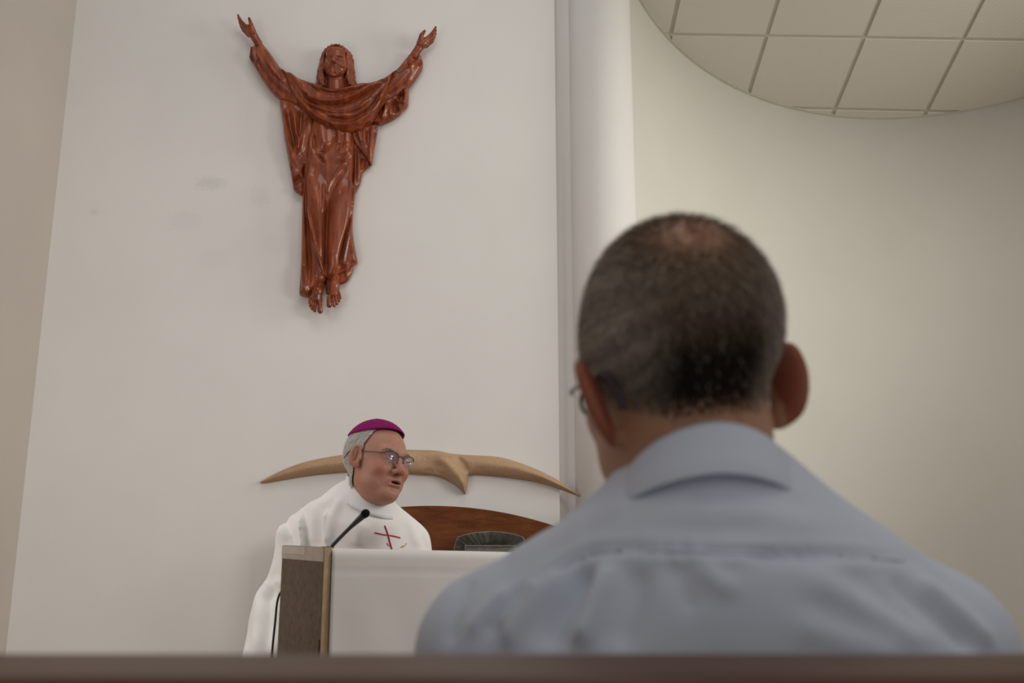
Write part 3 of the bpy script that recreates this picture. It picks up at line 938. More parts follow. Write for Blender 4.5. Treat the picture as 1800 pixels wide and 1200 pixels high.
# ================================================================== ARCHED WOODEN PANEL, TABERNACLE
def panel():
    Yp = 5.36
    R, cx, top = 690.0, 757.0, 888.5
    hw = 232
    pts = []
    for i in range(41):
        x = cx - hw + 2 * hw * i / 40
        y = top + R - math.sqrt(R * R - (x - cx) ** 2)
        pts.append(at(x, y, Yp))
    b0 = pts[0].copy(); b0[2] = 0.0
    b1 = pts[-1].copy(); b1[2] = 0.0
    root = empty('arched_panel', ((b0[0] + b1[0]) / 2, Yp + 0.03, 0), 'dark reddish brown wooden panel with arched top behind the silver tabernacle', 'wooden panel')
    prism('board', [b0] + pts + [b1], (0, 0.05, 0), M['mahogany'], root, 0.004)
    prism('plinth', [(pts[20][0] - 0.3, Yp - 0.32, 0), (pts[20][0] + 0.75, Yp - 0.32, 0), (pts[20][0] + 0.75, Yp, 0), (pts[20][0] - 0.3, Yp, 0)], (0, 0, 1.10), M['mahogany'], root, 0.006)
    zt = 1.10
    Yt = Yp - 0.17
    o = [(797, 968), (799, 955), (804, 943), (818, 938), (838, 934.5), (862, 933), (886, 934.5), (906, 938), (920, 943), (925, 955), (927, 968)]
    top = [at(x, y, Yt) for x, y in o]
    xc = at(862, 960, Yt)[0]
    ta = empty('tabernacle', (xc, Yt + 0.07, zt), 'grey metal tabernacle with fan of fine radiating ridges before the wooden panel', 'tabernacle')
    P = [np.array([top[0][0], Yt, zt])] + top + [np.array([top[-1][0], Yt, zt])]
    prism('casing', P, (0, 0.15, 0), M['metal'], ta, 0.003)
    # ridges radiating from the door, as raised ribs
    c = at(862, 985, Yt)
    V, F = [], []
    outline = np.array([(q[0], q[2]) for q in P])
    n = 74
    for i in range(n):
        an = math.radians(4 + 172 * i / (n - 1)) + random.uniform(-0.008, 0.008)
        d = np.array([math.cos(an), math.sin(an)])
        # reach of the outline in this direction
        best = None
        for j in range(len(outline) - 1):
            a, b = outline[j], outline[j + 1]
            e = b - a
            den = d[0] * e[1] - d[1] * e[0]
            if abs(den) < 1e-9: continue
            w = a - np.array([c[0], c[2]])
            t = (w[0] * e[1] - w[1] * e[0]) / den
            s = (w[0] * d[1] - w[1] * d[0]) / den
            if t > 0 and 0 <= s <= 1: best = t if best is None else min(best, t)
        if best is None: continue
        r0, r1 = 0.075, best - 0.004
        if r1 < r0 + 0.01: continue
        nrm = np.array([-d[1], d[0]])
        h = random.uniform(0.004, 0.008)
        b_ = len(V)
        for rr, wd in ((r0, 0.0014), (r1, 0.0042)):
            p = np.array([c[0], c[2]]) + d * rr
            q1, q2 = p + nrm * wd, p - nrm * wd
            V += [(q1[0], Yt, q1[1]), (p[0], Yt - h, p[1]), (q2[0], Yt, q2[1])]
        F += [[b_, b_ + 1, b_ + 4, b_ + 3], [b_ + 1, b_ + 2, b_ + 5, b_ + 4], [b_ + 3, b_ + 4, b_ + 5], [b_ + 2, b_ + 1, b_]]
    tag(mesh_obj('ridges', V, F, M['metal'], ta, smooth=False), kind='stuff')
    # door with a raised frame
    q0, q1 = at(817, 958, Yt), at(907, 958, Yt)
    bm = bmesh.new(); bm.free()
    fr = bm_obj('door_frame', box_bm(q0[0], q1[0], Yt - 0.014, Yt - 0.009, zt + 0.02, q0[2], 0.001), M['metal'], ta)
    w = 0.008
    for (x0, x1, z0, z1) in ((q0[0], q1[0], q0[2] - w, q0[2]), (q0[0], q1[0], zt + 0.02, zt + 0.02 + w), (q0[0], q0[0] + w, zt + 0.02 + w, q0[2] - w), (q1[0] - w, q1[0], zt + 0.02 + w, q0[2] - w)):
        bm_obj('moulding', box_bm(x0, x1, Yt - 0.022, Yt - 0.014, z0, z1, 0.001), M['metal'], fr)
panel()

# small dark-topped box on the pillar behind the man's shoulder
def wall_box():
    a = at(1050, 868, WALLY - 0.10)
    b = at(1085, 900, WALLY - 0.10)
    e = empty('wall_box', (a[0], WALLY - 0.1, b[2]), 'small dark-topped box on the round pillar just above the shirt shoulder', 'wall box')
    bm_obj('body', box_bm(a[0] + 0.003, b[0], WALLY - 0.13, WALLY - 0.079, b[2], a[2] - 0.012, 0.003), M['tape2'], e)
    bm_obj('lid', box_bm(a[0], b[0], WALLY - 0.135, WALLY - 0.079, a[2] - 0.012, a[2], 0.002), M['frame'], e)
wall_box()

# ================================================================== LECTERN
def lectern():
    yaw = math.radians(27)
    d1 = np.array([math.cos(yaw), math.sin(yaw), 0])
    d2 = np.array([-math.sin(yaw), math.cos(yaw), 0])
    N = at(571, 961, 2.5)
    zN = N[2]
    N[2] = 0
    # length of the side so that its far edge stands where the photograph shows it
    k = (497 - 900) / FPX / (CP - (600 - 958) / FPX * SP)
    Ls = (N[0] - k * N[1]) / (k * d2[1] - d2[0])
    Lf = 0.82
    zF = at(497, 958, (N + d2 * Ls)[1])[2]
    root = empty('lectern', N + d1 * Lf / 2 + d2 * Ls / 2, 'brown felt-sided lectern with pale plywood edge in front of the speaker in white', 'lectern')
    e3 = np.array([0, 0, 1.0])
    tk = 0.016
    # left side board: felt face, plywood front edge
    Z = lambda s: zN + (zF - zN) * s / Ls
    def quad(s0, s1, z0f, z1f, off, th, mat, name, par):
        pts = [N + d2 * s0 - d1 * off + e3 * z0f(s0), N + d2 * s1 - d1 * off + e3 * z0f(s1), N + d2 * s1 - d1 * off + e3 * z1f(s1), N + d2 * s0 - d1 * off + e3 * z1f(s0)]
        return prism(name, pts, tuple(d1 * th), mat, par)
    side = quad(0.004, Ls, lambda s: 0.0, lambda s: Z(s), 0.0, tk, M['felt'], 'side_panel', root)
    quad(0.004, Ls, lambda s: Z(s) - 0.034, lambda s: Z(s) - 0.0005, 0.0012, 0.0018, M['tape'], 'tape_strip', side)
    quad(Ls * 0.42, Ls - 0.012, lambda s: Z(s) - 0.021, lambda s: Z(s) - 0.003, 0.0022, 0.0016, M['tape2'], 'tape_piece', side)
    zq = at(560, 1130, 2.6)[2]
    pts = [N + d2 * s - d1 * 0.004 + e3 * z for s, z in ((0.006, 0.75), (0.006, zq + 0.012), (0.15, zq - 0.055), (0.15, 0.75))]
    prism('flap', pts, tuple(d1 * 0.004), M['felt'], side)
    # plywood edge and front board
    pts = [N, N + d1 * 0.015, N + d1 * 0.015 + d2 * 0.016, N + d2 * 0.004]
    prism('plywood_edge', [p - d2 * 0.003 for p in pts], (0, 0, zN), M['ply'], root)
    def boxl(name, s0, s1, t0, t1, z0, z1, mat, par):
        p = [N + d1 * s0 + d2 * t0, N + d1 * s1 + d2 * t0, N + d1 * s1 + d2 * t1, N + d1 * s0 + d2 * t1]
        p = [q + e3 * z0 for q in p]
        return prism(name, p, (0, 0, z1 - z0), mat, par, 0.001)
    boxl('front_board', 0.017, Lf, 0.003, 0.02, 0.0, zN - 0.022, M['ply'], root)
    boxl('side_board', Lf - 0.02, Lf, 0.02, Ls, 0.0, zN - 0.022, M['ply'], root)
    boxl('top_board', 0.017, Lf, 0.003, Ls - 0.02, zN - 0.022, zN - 0.006, M['ply'], root)
    # white cloth: over the top and hanging down the front, soft waves
    V, F = [], []
    prof = []
    for t in np.linspace(Ls - 0.03, 0.012, 12): prof.append((t, zN - 0.003 + (zF - zN) * 0.0))
    for a in np.linspace(0, math.pi / 2, 6)[1:]: prof.append((0.012 - 0.02 * math.sin(a), zN - 0.003 - 0.02 * (1 - math.cos(a))))
    for z in np.linspace(zN - 0.03, 0.62, 70): prof.append((-0.008, z))
    nu = 90
    for i, (t, z) in enumerate(prof):
        for j in range(nu + 1):
            s = 0.0165 + (Lf + 0.004 - 0.0165) * j / nu
            hang = max(0, zN - 0.03 - z)
            amp = min(0.012, 0.02 * hang)
            w = amp * (0.5 + 0.5 * math.sin(s * 15 + 0.8 + hang * 1.2)) + 0.0016 * math.sin(s * 41 + z * 9) * min(1, hang * 6)
            crease = -0.002 * math.exp(-((z - (zN - 0.055)) / 0.004) ** 2)
            V.append(N + d1 * s + d2 * (t - w - crease) + e3 * z)
    for i in range(len(prof) - 1):
        for j in range(nu):
            a = i * (nu + 1) + j
            F.append([a, a + 1, a + nu + 2, a + nu + 1])
    cl = mesh_obj('lectern_cloth', V, F, M['cloth'], None, True, origin=N + d1 * Lf / 2 + e3 * zN)
    tag(cl, 'plain white linen cloth draped over the lectern top and front', 'cloth')
    sm = cl.modifiers.new('thickness', 'SOLIDIFY'); sm.thickness = 0.0012; sm.offset = -1
    return N, d1, d2, zN, Ls
LN, LD1, LD2, LZ, LLS = lectern()

def microphone():
    # base sits on the lectern top behind its front edge
    b = at(575, 968, 2.68); b[2] = LZ - 0.003
    tip = at(641, 903.5, 2.66)
    low = at(586, 957, 2.68)
    m = empty('microphone', b, 'black gooseneck microphone rising from the lectern towards the speaker', 'microphone')
    bm = bmesh.new()
    bmesh.ops.create_cone(bm, cap_ends=True, segments=24, radius1=0.02, radius2=0.016, depth=0.012)
    for v in bm.verts: v.co += Vector((b[0], b[1], b[2] + 0.006))
    bm_obj('base', bm, M['black'], m)
    pts = smooth_path([b + [0, 0, 0.01], (b * 0.5 + low * 0.5) + [0.002, 0, 0.0], low, low * 0.5 + tip * 0.5 + [0.0, 0, 0.002], tip], 6)
    tube('gooseneck', pts, list(np.linspace(0.0042, 0.0050, len(pts) - 6)) + [0.0055, 0.0062, 0.007, 0.0078, 0.0085, 0.009], M['black'], m)
    bm = bmesh.new()
    bmesh.ops.create_uvsphere(bm, u_segments=24, v_segments=16, radius=0.0108)
    d = (tip - low); d = d / np.linalg.norm(d)
    q = Vector(d).to_track_quat('Z', 'Y').to_matrix()
    for v in bm.verts:
        v.co.z *= 1.12
        v.co = q @ v.co + Vector(tip + d * 0.002)
    bm_obj('windscreen', bm, M['foam'], m, True)
    # cable
    far = LN + LD2 * LLS * 0.75
    c = [np.array([far[0], far[1], 0]) + [-0.01, 0.0, at(494, 1046, far[1])[2]]]
    yc = (LN + LD2 * LLS)[1] + 0.03
    P = [at(512, 1034, yc + 0.01), at(500, 1036, yc), at(492, 1043, yc), at(487, 1060, yc), at(484, 1090, yc), at(478, 1150, yc), at(470, 1260, yc)]
    e = P[-1].copy(); e[2] = 0.3
    f = e.copy(); f[2] = 0.005; f[0] -= 0.02
    g = f + [0.1, 0.2, 0]
    t = tube('microphone_cable', smooth_path(P + [e, f, g], 8), 0.0030, M['black'], None, 10)
    tag(t, 'thin black cable hanging in a curve down the brown side of the lectern', 'cable')
microphone()

# ================================================================== PEW
def pew():
    x0, x1 = -1.15, 1.55
    Y1, Y2 = 0.600, 0.470
    z1 = at(900, 1147, Y1)[2]; z2 = at(900, 1189, Y2)[2]
    root = empty('pew', ((x0 + x1) / 2, 0.75, 0), 'dark polished wooden pew whose top ledge crosses the bottom of the picture', 'pew')
    # top ledge, rounded nose towards the viewer
    prof = [(Y1, z1 - 0.006), (Y1 - 0.004, z1 - 0.001), (Y1 - 0.012, z1)]
    r = 0.013
    for a in np.linspace(0, math.pi, 13):
        prof.append((Y2 + r * 0.6 - r * math.sin(a), z2 - r + r * math.cos(a)))
    prof.append((Y1, z1 - 0.026))
    V = [(x, y, z) for x in (x0, x1) for y, z in prof]
    n = len(prof)
    F = [[i, (i + 1) % n, n + (i + 1) % n, n + i] for i in range(n)] + [list(range(n))[::-1], list(range(n, 2 * n))]
    o = mesh_obj('top_ledge', V, F, M['pew'], root, False)
    o.data.polygons.foreach_set('use_smooth', [3 <= i < 15 for i in range(len(F))])
    bm_obj('back_panel', box_bm(x0, x1, 0.556, 0.578, 0.18, z1 - 0.028, 0.003), M['pew'], root)
    bm_obj('seat', box_bm(x0, x1, 0.578, 1.02, 0.42, 0.455, 0.006), M['pew'], root)
    for x in (x0 - 0.035, x1):
        bm_obj('end_panel', box_bm(x, x + 0.035, 0.50, 1.02, 0.0, z1 - 0.03, 0.004), M['pew'], root)
pew()
#@@PEOPLE
# ================================================================== PEOPLE
def proj(V):
    V = np.asarray(V, float)
    x, y, z = V[:, 0], V[:, 1], V[:, 2] - CAMZ
    fw = y * CP + z * SP
    up = -y * SP + z * CP
    return np.stack([900 + FPX * x / fw, 600 - FPX * up / fw], 1), fw

def head_sdf(p, o):
    ez = o.get('ear_z', 0.006)
    top = o.get('top', 0.088)
    d = sd_ell(p, (-0.012, 0, 0.034), (0.098, o.get('half', 0.077), top))
    d = smin(d, sd_ell(p, (0.030, 0, -0.012), (0.063, 0.064, 0.088)), 0.03)
    d = smin(d, sd_ell(p, (0.036, 0, -0.070), (0.055, 0.053, 0.044)), 0.025)
    jw = o.get('jowl', 0.030)
    for s in (-1, 1):
        d = smin(d, sd_ell(p, (0.030, s * 0.040, -0.066), (0.036, jw * 0.8, jw * 1.15)), 0.03)
        d = smin(d, sd_ell(p, (0.066, s * 0.040, -0.026), (0.026, 0.022, 0.022)), 0.02)
    d = smin(d, sd_ell(p, (0.082, 0, -0.098), (0.018, 0.023, 0.019)), 0.022)
    # neck and the soft flesh under the chin
    nb = o.get('neck', (-0.045, 0, -0.21)); nr = o.get('neck_r', (0.058, 0.064))
    d = smin(d, sd_cap(p, (-0.012, 0, -0.06), nb, nr[0], nr[1]), 0.03)
    d = smin(d, sd_ell(p, (0.040, 0, -0.110), (0.045, 0.040, 0.026)), 0.03)
    # brow, sockets, lids
    d = smin(d, sd_cap(p, (0.078, -0.042, 0.030), (0.092, 0, 0.026), 0.009, 0.010), 0.016)
    d = smin(d, sd_cap(p, (0.078, 0.042, 0.030), (0.092, 0, 0.026), 0.009, 0.010), 0.016)
    for s in (-1, 1):
        d = ssub(d, sd_ell(p, (0.100, s * 0.033, 0.010), (0.017, 0.020, 0.012)), 0.010)
        d = smin(d, sd_ell(p, (0.077, s * 0.032, 0.008), (0.0125, 0.0145, 0.0115)), 0.003)
        d = ssub(d, sd_cap(p, (0.0925, s * 0.020, 0.0055), (0.084, s * 0.044, 0.0045), 0.0012), 0.002)
        d = smin(d, sd_cap(p, (0.086, s * 0.018, -0.006), (0.074, s * 0.046, -0.006), 0.004), 0.008)
    # nose
    d = smin(d, sd_cap(p, (0.090, 0, 0.016), (0.116, 0, -0.026), 0.0075, 0.0125), 0.012)
    for s in (-1, 1):
        d = smin(d, sd_ell(p, (0.103, s * 0.0135, -0.031), (0.012, 0.0085, 0.009)), 0.006)
        d = ssub(d, sd_ell(p, (0.110, s * 0.0075, -0.0395), (0.0065, 0.0038, 0.005)), 0.002)
        d = ssub(d, sd_cap(p, (0.098, s * 0.024, -0.034), (0.082, s * 0.040, -0.068), 0.0026), 0.007)
    # lips and open mouth
    d = smin(d, sd_ell(p, (0.080, 0, -0.062), (0.024, 0.030, 0.022)), 0.014)
    d = smin(d, sd_cap(p, (0.097, -0.018, -0.0585), (0.103, 0, -0.0555), 0.0045), 0.005)
    d = smin(d, sd_cap(p, (0.097, 0.018, -0.0585), (0.103, 0, -0.0555), 0.0045), 0.005)
    d = smin(d, sd_cap(p, (0.094, -0.015, -0.0735), (0.094, 0.015, -0.0735), 0.0062), 0.006)
    if o.get('mouth', True):
        d = ssub(d, sd_ell(p, (0.102, 0.002, -0.0655), (0.020, 0.0185, 0.0044)), 0.003)
    d = ssub(d, sd_cap(p, (0.098, -0.012, -0.085), (0.098, 0.012, -0.085), 0.004), 0.010)
    # creases of the cheek and the eyes
    for s in (-1, 1):
        ang = o.get('ear_out', 22)
        R = rot('X', s * o.get('ear_roll', -8)) @ rot('Z', -s * ang) @ rot('Y', 12)
        c = np.array((o.get('ear_x', -0.016), s * (o.get('half', 0.077) + 0.004), ez))
        es = o.get('ear_s', 1.0)
        pp, p = p, c.astype(np.float32) + (p - c.astype(np.float32)) / es
        e = sd_ell(p, c + R @ np.array((-0.004, s * 0.004, 0.0)), (0.0195, 0.0075, 0.035), R)
        e = ssub(e, sd_ell(p, c + R @ np.array((0.002, s * 0.0085, 0.004)), (0.0130, 0.0068, 0.0245), R), 0.002)
        e = smin(e, sd_cap(p, c + R @ np.array((-0.004, s * 0.004, 0.018)), c + R @ np.array((-0.006, s * 0.004, -0.012)), 0.0034), 0.003)
        e = smin(e, sd_ell(p, c + R @ np.array((0.006, s * 0.002, -0.028)), (0.0095, 0.0055, 0.0105), R), 0.006)
        e = smin(e, sd_ell(p, c + R @ np.array((0.012, s * 0.004, -0.003)), (0.006, 0.004, 0.007), R), 0.003)
        p = pp
        d = smin(d, e * es, 0.005)
    return d

def frame_from(face_dir, pitch_down=0.0, roll=0.0):
    f = np.array(face_dir, float); f /= np.linalg.norm(f)
    up = np.array([0, 0, 1.0])
    l = np.cross(up, f); l /= np.linalg.norm(l)
    R = np.stack([f, l, up], 1)
    return R @ rot('Y', pitch_down) @ rot('X', roll)

def hand_sdf(p, wrist, d, n, side, s=1.0):
    """open, slightly curled hand: d towards the fingers, n out of the back of the hand"""
    d = np.array(d, float); d /= np.linalg.norm(d)
    n = np.array(n, float); n -= d * (n @ d); n /= np.linalg.norm(n)
    t = np.cross(d, n) * side          # towards the thumb
    w = np.array(wrist, float)
    P = lambda a, b, c: w + (d * a + t * b + n * c) * s
    R = np.stack([d, t, n], 1)
    e = sd_ell(p, P(0.045, 0, 0), np.array((0.05, 0.042, 0.016)) * s, R)
    e = smin(e, sd_cap(p, P(-0.03, 0, 0), P(0.02, 0, 0), 0.026 * s, 0.028 * s), 0.02)
    for b, L, r in ((0.030, 0.072, 0.0088), (0.010, 0.080, 0.0092), (-0.010, 0.074, 0.0088), (-0.029, 0.058, 0.0078)):
        k = P(0.082 - abs(b) * 0.25, b, 0.002); m = P(0.082 + L * 0.5, b * 1.12, -0.004); tip = P(0.082 + L * 0.93, b * 1.15, -0.022)
        e = smin(e, sd_chain(p, [k, m, tip], [r * s, r * 0.95 * s, r * 0.8 * s], 0.004), 0.004)
    e = smin(e, sd_chain(p, [P(0.018, 0.030, -0.006), P(0.052, 0.055, -0.014), P(0.082, 0.060, -0.022)], [0.013 * s, 0.0105 * s, 0.0085 * s], 0.006), 0.008)
    return e

def join(parts):
    V, F, C, n = [], [], [], 0
    for v, f, c in parts:
        V.append(v); F.append(np.asarray(f) + n); C.append(np.broadcast_to(c, (len(v), 3))); n += len(v)
    return np.vstack(V), np.vstack(F), np.vstack(C)

def strands(name, roots, dirs, nrm, length, width, cols, mat, parent, curl=0.3, lift=0.5):
    """short hairs, each a tapering ribbon of two segments"""
    n = len(roots)
    side = np.cross(dirs, nrm); side /= np.linalg.norm(side, axis=1, keepdims=True) + 1e-9
    d0 = dirs * (1 - lift) + nrm * lift
    d0 /= np.linalg.norm(d0, axis=1, keepdims=True) + 1e-9
    d1 = d0 * (1 - curl) + dirs * curl
    d1 /= np.linalg.norm(d1, axis=1, keepdims=True) + 1e-9
    L = length[:, None]
    p0 = roots - nrm * 0.001
    p1 = p0 + d0 * L * 0.5
    p2 = p1 + d1 * L * 0.5
    w = width[:, None]
    V = np.stack([p0 - side * w, p0 + side * w, p1 - side * w * 0.8, p1 + side * w * 0.8, p2], 1).reshape(-1, 3)
    b = (np.arange(n) * 5)[:, None]
    F = (b + np.array([[0, 1, 3, 2]])).tolist() + (b + np.array([[2, 3, 4]])).tolist()
    C = np.repeat(cols, 5, axis=0)
    o = mesh_obj(name, V, F, mat, parent, colors=C)
    o['kind'] = 'stuff'
    return o

def pick_roots(V, F, mask, n):
    F = np.asarray(F)
    ok = mask[F].mean(1)
    a = np.linalg.norm(np.cross(V[F[:, 2]] - V[F[:, 0]], V[F[:, 3]] - V[F[:, 1]]), axis=1)
    pr = a * ok
    i = rng.choice(len(F), n, p=pr / pr.sum())
    u, v = rng.random((n, 1)), rng.random((n, 1))
    q = V[F[i]]
    P = (q[:, 0] * (1 - u) + q[:, 1] * u) * (1 - v) + (q[:, 3] * (1 - u) + q[:, 2] * u) * v
    return P, F[i, 0]

def surf_pt(V, F, px, py, off):
    """front-most point of a surface seen at a place of the picture"""
    q, fw = SURF[id(V)]
    d = np.hypot(q[:, 0] - px, q[:, 1] - py)
    m = d < 5.0
    if not m.any(): m = d < d.min() + 2
    Y = V[m, 1]
    f = Y.min() + 0.02
    w = np.exp(-(d[m] / 2.5) ** 2) * (Y < f)
    return at(px, py, (w * Y).sum() / w.sum() - off)
SURF = {}

SKIN_OLD = np.array((0.45, 0.222, 0.155))
SKIN_MAN = np.array((0.46, 0.245, 0.145))

# ------------------------------------------------------------------ priest
def priest():
    phi = math.radians(47)
    fdir = (math.sin(phi), -math.cos(phi), 0)
    R = frame_from(fdir, 3, -7)
    C = at(661, 816, 3.15)
    S = 1.03
    cc = at(649, 852, 3.185)                     # middle of the collar
    nk = R.T @ (cc + np.array((0, 0, -0.05)) - C) / S
    nk[2] /= 0.86
    opt = dict(ear_z=0.006, ear_x=0.010, jowl=0.028, neck=tuple(nk), neck_r=(0.053, 0.052), ear_out=24)
    V, F = grid_sdf((-0.125, -0.115, -0.20), (0.145, 0.115, 0.14), 0.0024, lambda p: head_sdf(p, opt))
    V = vsmooth(V, F, 1, 0.35)
    L = V.copy()
    # colour: ruddy nose, cheeks and ears, dark mouth
    x, y, z = L.T
    col = np.tile(SKIN_OLD, (len(L), 1))
    red = np.exp(-(((x - 0.112) / 0.018) ** 2 + (y / 0.018) ** 2 + ((z + 0.028) / 0.016) ** 2)) * 0.7
    red = np.maximum(red, 0.55 * np.exp(-(((x - 0.078) / 0.03) ** 2 + ((np.abs(y) - 0.045) / 0.022) ** 2 + ((z + 0.03) / 0.025) ** 2)))
    red = np.maximum(red, 0.5 * np.exp(-(((x + 0.016) / 0.025) ** 2 + ((np.abs(y) - 0.092) / 0.012) ** 2)))
    red = np.maximum(red, 0.6 * np.exp(-(((x - 0.10) / 0.02) ** 2 + (y / 0.024) ** 2 + ((z + 0.0655) / 0.011) ** 2)))
    col = col * (1 - red[:, None]) + np.array((0.42, 0.115, 0.08)) * red[:, None]
    mo = np.exp(-((((x - 0.09) / 0.016) ** 2) + (y / 0.020) ** 2 + ((z + 0.0655) / 0.0040) ** 2) ** 2) * (x < 0.099)
    col = col * (1 - mo[:, None]) + np.array((0.03, 0.010, 0.010)) * mo[:, None]
    # a short, full face: lower half of the head shallower than the generic skull
    def squash(q):
        q = np.array(q, float); q[..., 2] = np.where(q[..., 2] < 0, q[..., 2] * 0.86, q[..., 2]); return q
    L = squash(L)
    Wh = C + S * (L @ R.T)

    # ---- robe
    def robe(p):
        d = sd_cap(p, (-0.645, 3.26, 1.292), (-0.475, 3.23, 1.372), 0.060, 0.078)
        d = smin(d, sd_cap(p, (-0.475, 3.23, 1.362), (-0.325, 3.30, 1.270), 0.078, 0.060), 0.05)
        d = smin(d, sd_ell(p, (-0.465, 3.26, 1.10), (0.205, 0.135, 0.30)), 0.06)
        d = smin(d, sd_cap(p, (-0.435, 3.195, 1.32), (-0.434, 3.190, 1.372), 0.092, 0.079), 0.03)
        d = smin(d, sd_cap(p, (-0.47, 3.27, 1.0), (-0.48, 3.30, 0.20), 0.20, 0.25), 0.08)
        # his right sleeve hangs wide beside the lectern, the left one reaches forward
        d = smin(d, sd_chain(p, [(-0.655, 3.26, 1.255), (-0.690, 3.25, 1.05), (-0.690, 3.16, 0.93)], [0.058, 0.070, 0.085], 0.05), 0.05)
        d = smin(d, sd_chain(p, [(-0.685, 3.23, 1.02), (-0.715, 3.22, 0.80)], [0.075, 0.075], 0.05), 0.05)
        d = smin(d, sd_chain(p, [(-0.32, 3.30, 1.255), (-0.265, 3.28, 1.06), (-0.29, 3.17, 0.98)], [0.058, 0.066, 0.07], 0.05), 0.05)
        d = np.maximum(d, 0.02 - p[..., 2])
        return d
    RV, RF = grid_sdf((-0.84, 2.98, 0.0), (-0.15, 3.58, 1.49), 0.0068, robe)
    N = vnormals(RV, RF)
    q, fw = proj(RV)
    fr = (N[:, 1] < 0.25).astype(float)
    folds = [([(533, 900), (531, 925), (534, 960), (534, 1040)], 0.026, 7, 2), ([(577, 893), (573, 920), (576, 965)], 0.018, 8, 3), ([(494, 926), (503, 942), (518, 968)], 0.020, 7, 2),
             ([(604, 868), (588, 905), (578, 960)], 0.010, 8, 0), ([(552, 885), (552, 960)], 0.008, 9, 0), ([(500, 905), (508, 940), (512, 962)], -0.010, 7, 0),
             ([(735, 920), (745, 945), (752, 975)], -0.008, 6, 0), ([(700, 900), (722, 925), (735, 965)], 0.006, 8, 0), ([(610, 880), (640, 898), (690, 905)], -0.006, 7, 0), ([(640, 915), (625, 960)], 0.008, 12, 0),
             ([(470, 985), (458, 1040), (448, 1150)], 0.012, 9, 0), ([(482, 990), (472, 1060), (470, 1150)], -0.012, 8, 0), ([(462, 1052), (480, 1042), (500, 1050)], -0.010, 8, 0), ([(468, 1034), (484, 1022), (502, 1030)], 0.008, 7, 0), ([(600, 850), (575, 880), (520, 892)], 0.005, 8, 0)]
    h = fold_height(q, folds) * fr
    RV = RV + N * h[:, None]
    RV = vsmooth(RV, RF, 1, 0.15)

    # person: head, neck, hands and the body under the vestment as one figure
    def core(p):
        d = sd_cap(p, (-0.445, 3.23, 1.45), (-0.465, 3.27, 1.30), 0.042, 0.045)
        d = smin(d, sd_ell(p, (-0.465, 3.26, 1.12), (0.15, 0.085, 0.24)), 0.05)
        d = smin(d, sd_chain(p, [(-0.62, 3.26, 1.24), (-0.68, 3.24, 1.04), (-0.595, 3.08, 0.97)], [0.04, 0.036, 0.028], 0.02), 0.04)
        d = smin(d, sd_chain(p, [(-0.32, 3.29, 1.24), (-0.255, 3.27, 1.05), (-0.33, 3.13, 1.00)], [0.04, 0.036, 0.028], 0.02), 0.04)
        for s in (-1, 1):
            d = smin(d, sd_chain(p, [(-0.465 + s * 0.08, 3.27, 0.92), (-0.465 + s * 0.09, 3.28, 0.5), (-0.465 + s * 0.09, 3.29, 0.06)], [0.075, 0.055, 0.045], 0.02), 0.04)
            d = smin(d, sd_cap(p, (-0.465 + s * 0.09, 3.29, 0.045), (-0.455 + s * 0.1, 3.12, 0.035), 0.042, 0.035), 0.02)
        return d
    CV, CF = grid_sdf((-0.78, 3.0, 0.0), (-0.16, 3.4, 1.55), 0.014, core)
    H1 = grid_sdf((-0.66, 2.88, 0.84), (-0.38, 3.16, 1.06), 0.0055, lambda p: hand_sdf(p, (-0.595, 3.08, 0.97), (0.8, -0.45, -0.15), (-0.1, -0.3, 0.9), -1, 0.95))
    H2 = grid_sdf((-0.52, 2.93, 0.88), (-0.22, 3.22, 1.10), 0.0055, lambda p: hand_sdf(p, (-0.33, 3.13, 1.00), (-0.6, -0.5, -0.1), (0.2, -0.3, 0.9), 1, 0.95))
    V_, F_, C_ = join([(Wh, F, col), (CV, CF, SKIN_OLD), (H1[0], H1[1], SKIN_OLD), (H2[0], H2[1], SKIN_OLD)])
    person = mesh_obj('person', V_, F_, M['skin'], None, True, origin=(-0.47, 3.27, 0), colors=C_)
    tag(person, 'person in white vestment and magenta skullcap speaking behind the lectern', 'person')
    rb = mesh_obj('vestment', RV, RF, M['robe'], person)
    tag(rb, 'white vestment with red cross on the chest')

    SURF[id(RV)] = proj(RV)
    def stitch(name, pts, r, mat):
        P = [surf_pt(RV, RF, x_, y_, 0.0012) for x_, y_ in smooth_path(pts, 5)]
        return tube(name, P, r, mat, rb, 8)
    stitch('embroidered_cross_bar', [(659.5, 936), (675, 939.5), (690, 941.5), (703.5, 945)], 0.0021, M['red'])
    stitch('embroidered_cross_upright', [(676, 923.5), (679.5, 932), (682.5, 942), (685, 952), (688, 962), (691, 972)], 0.0023, M['red'])
    stitch('embroidered_tick', [(680, 954), (684, 959), (688, 956)], 0.0011, M['red'])
    stitch('gold_stitch', [(704, 961.5), (709, 960.5), (713, 957), (714.5, 954.5)], 0.0013, M['gold'])
    stitch('gold_stitch', [(707, 958), (709, 961)], 0.0009, M['gold'])

    # ---- tall white collar of the alb, black clerical band under the chin
    def ring_band(name, c, r0, r1, z0, z1, tilt, th, mat, fa, sx=1.0):
        n = 64
        prof = []
        for t in np.linspace(0, 1, 7):
            prof.append((r0 + (r1 - r0) * t ** 1.5, z0 + (z1 - z0) * t))
        V, F = [], []
        pr = prof + [(r - th, z) for r, z in prof[::-1]]
        m = len(pr)
        for k in range(n):
            a = 2 * math.pi * k / n
            for r, z in pr:
                V.append((c[0] + r * sx * math.cos(a), c[1] + r * math.sin(a), c[2] + z - tilt * math.cos(a - fa)))
        for k in range(n):
            for j in range(m):
                F.append([k * m + j, k * m + (j + 1) % m, ((k + 1) % n) * m + (j + 1) % m, ((k + 1) % n) * m + j])
        return mesh_obj(name, V, F, mat, person)
    fa = math.atan2(-math.cos(math.radians(60)), math.sin(math.radians(60)))
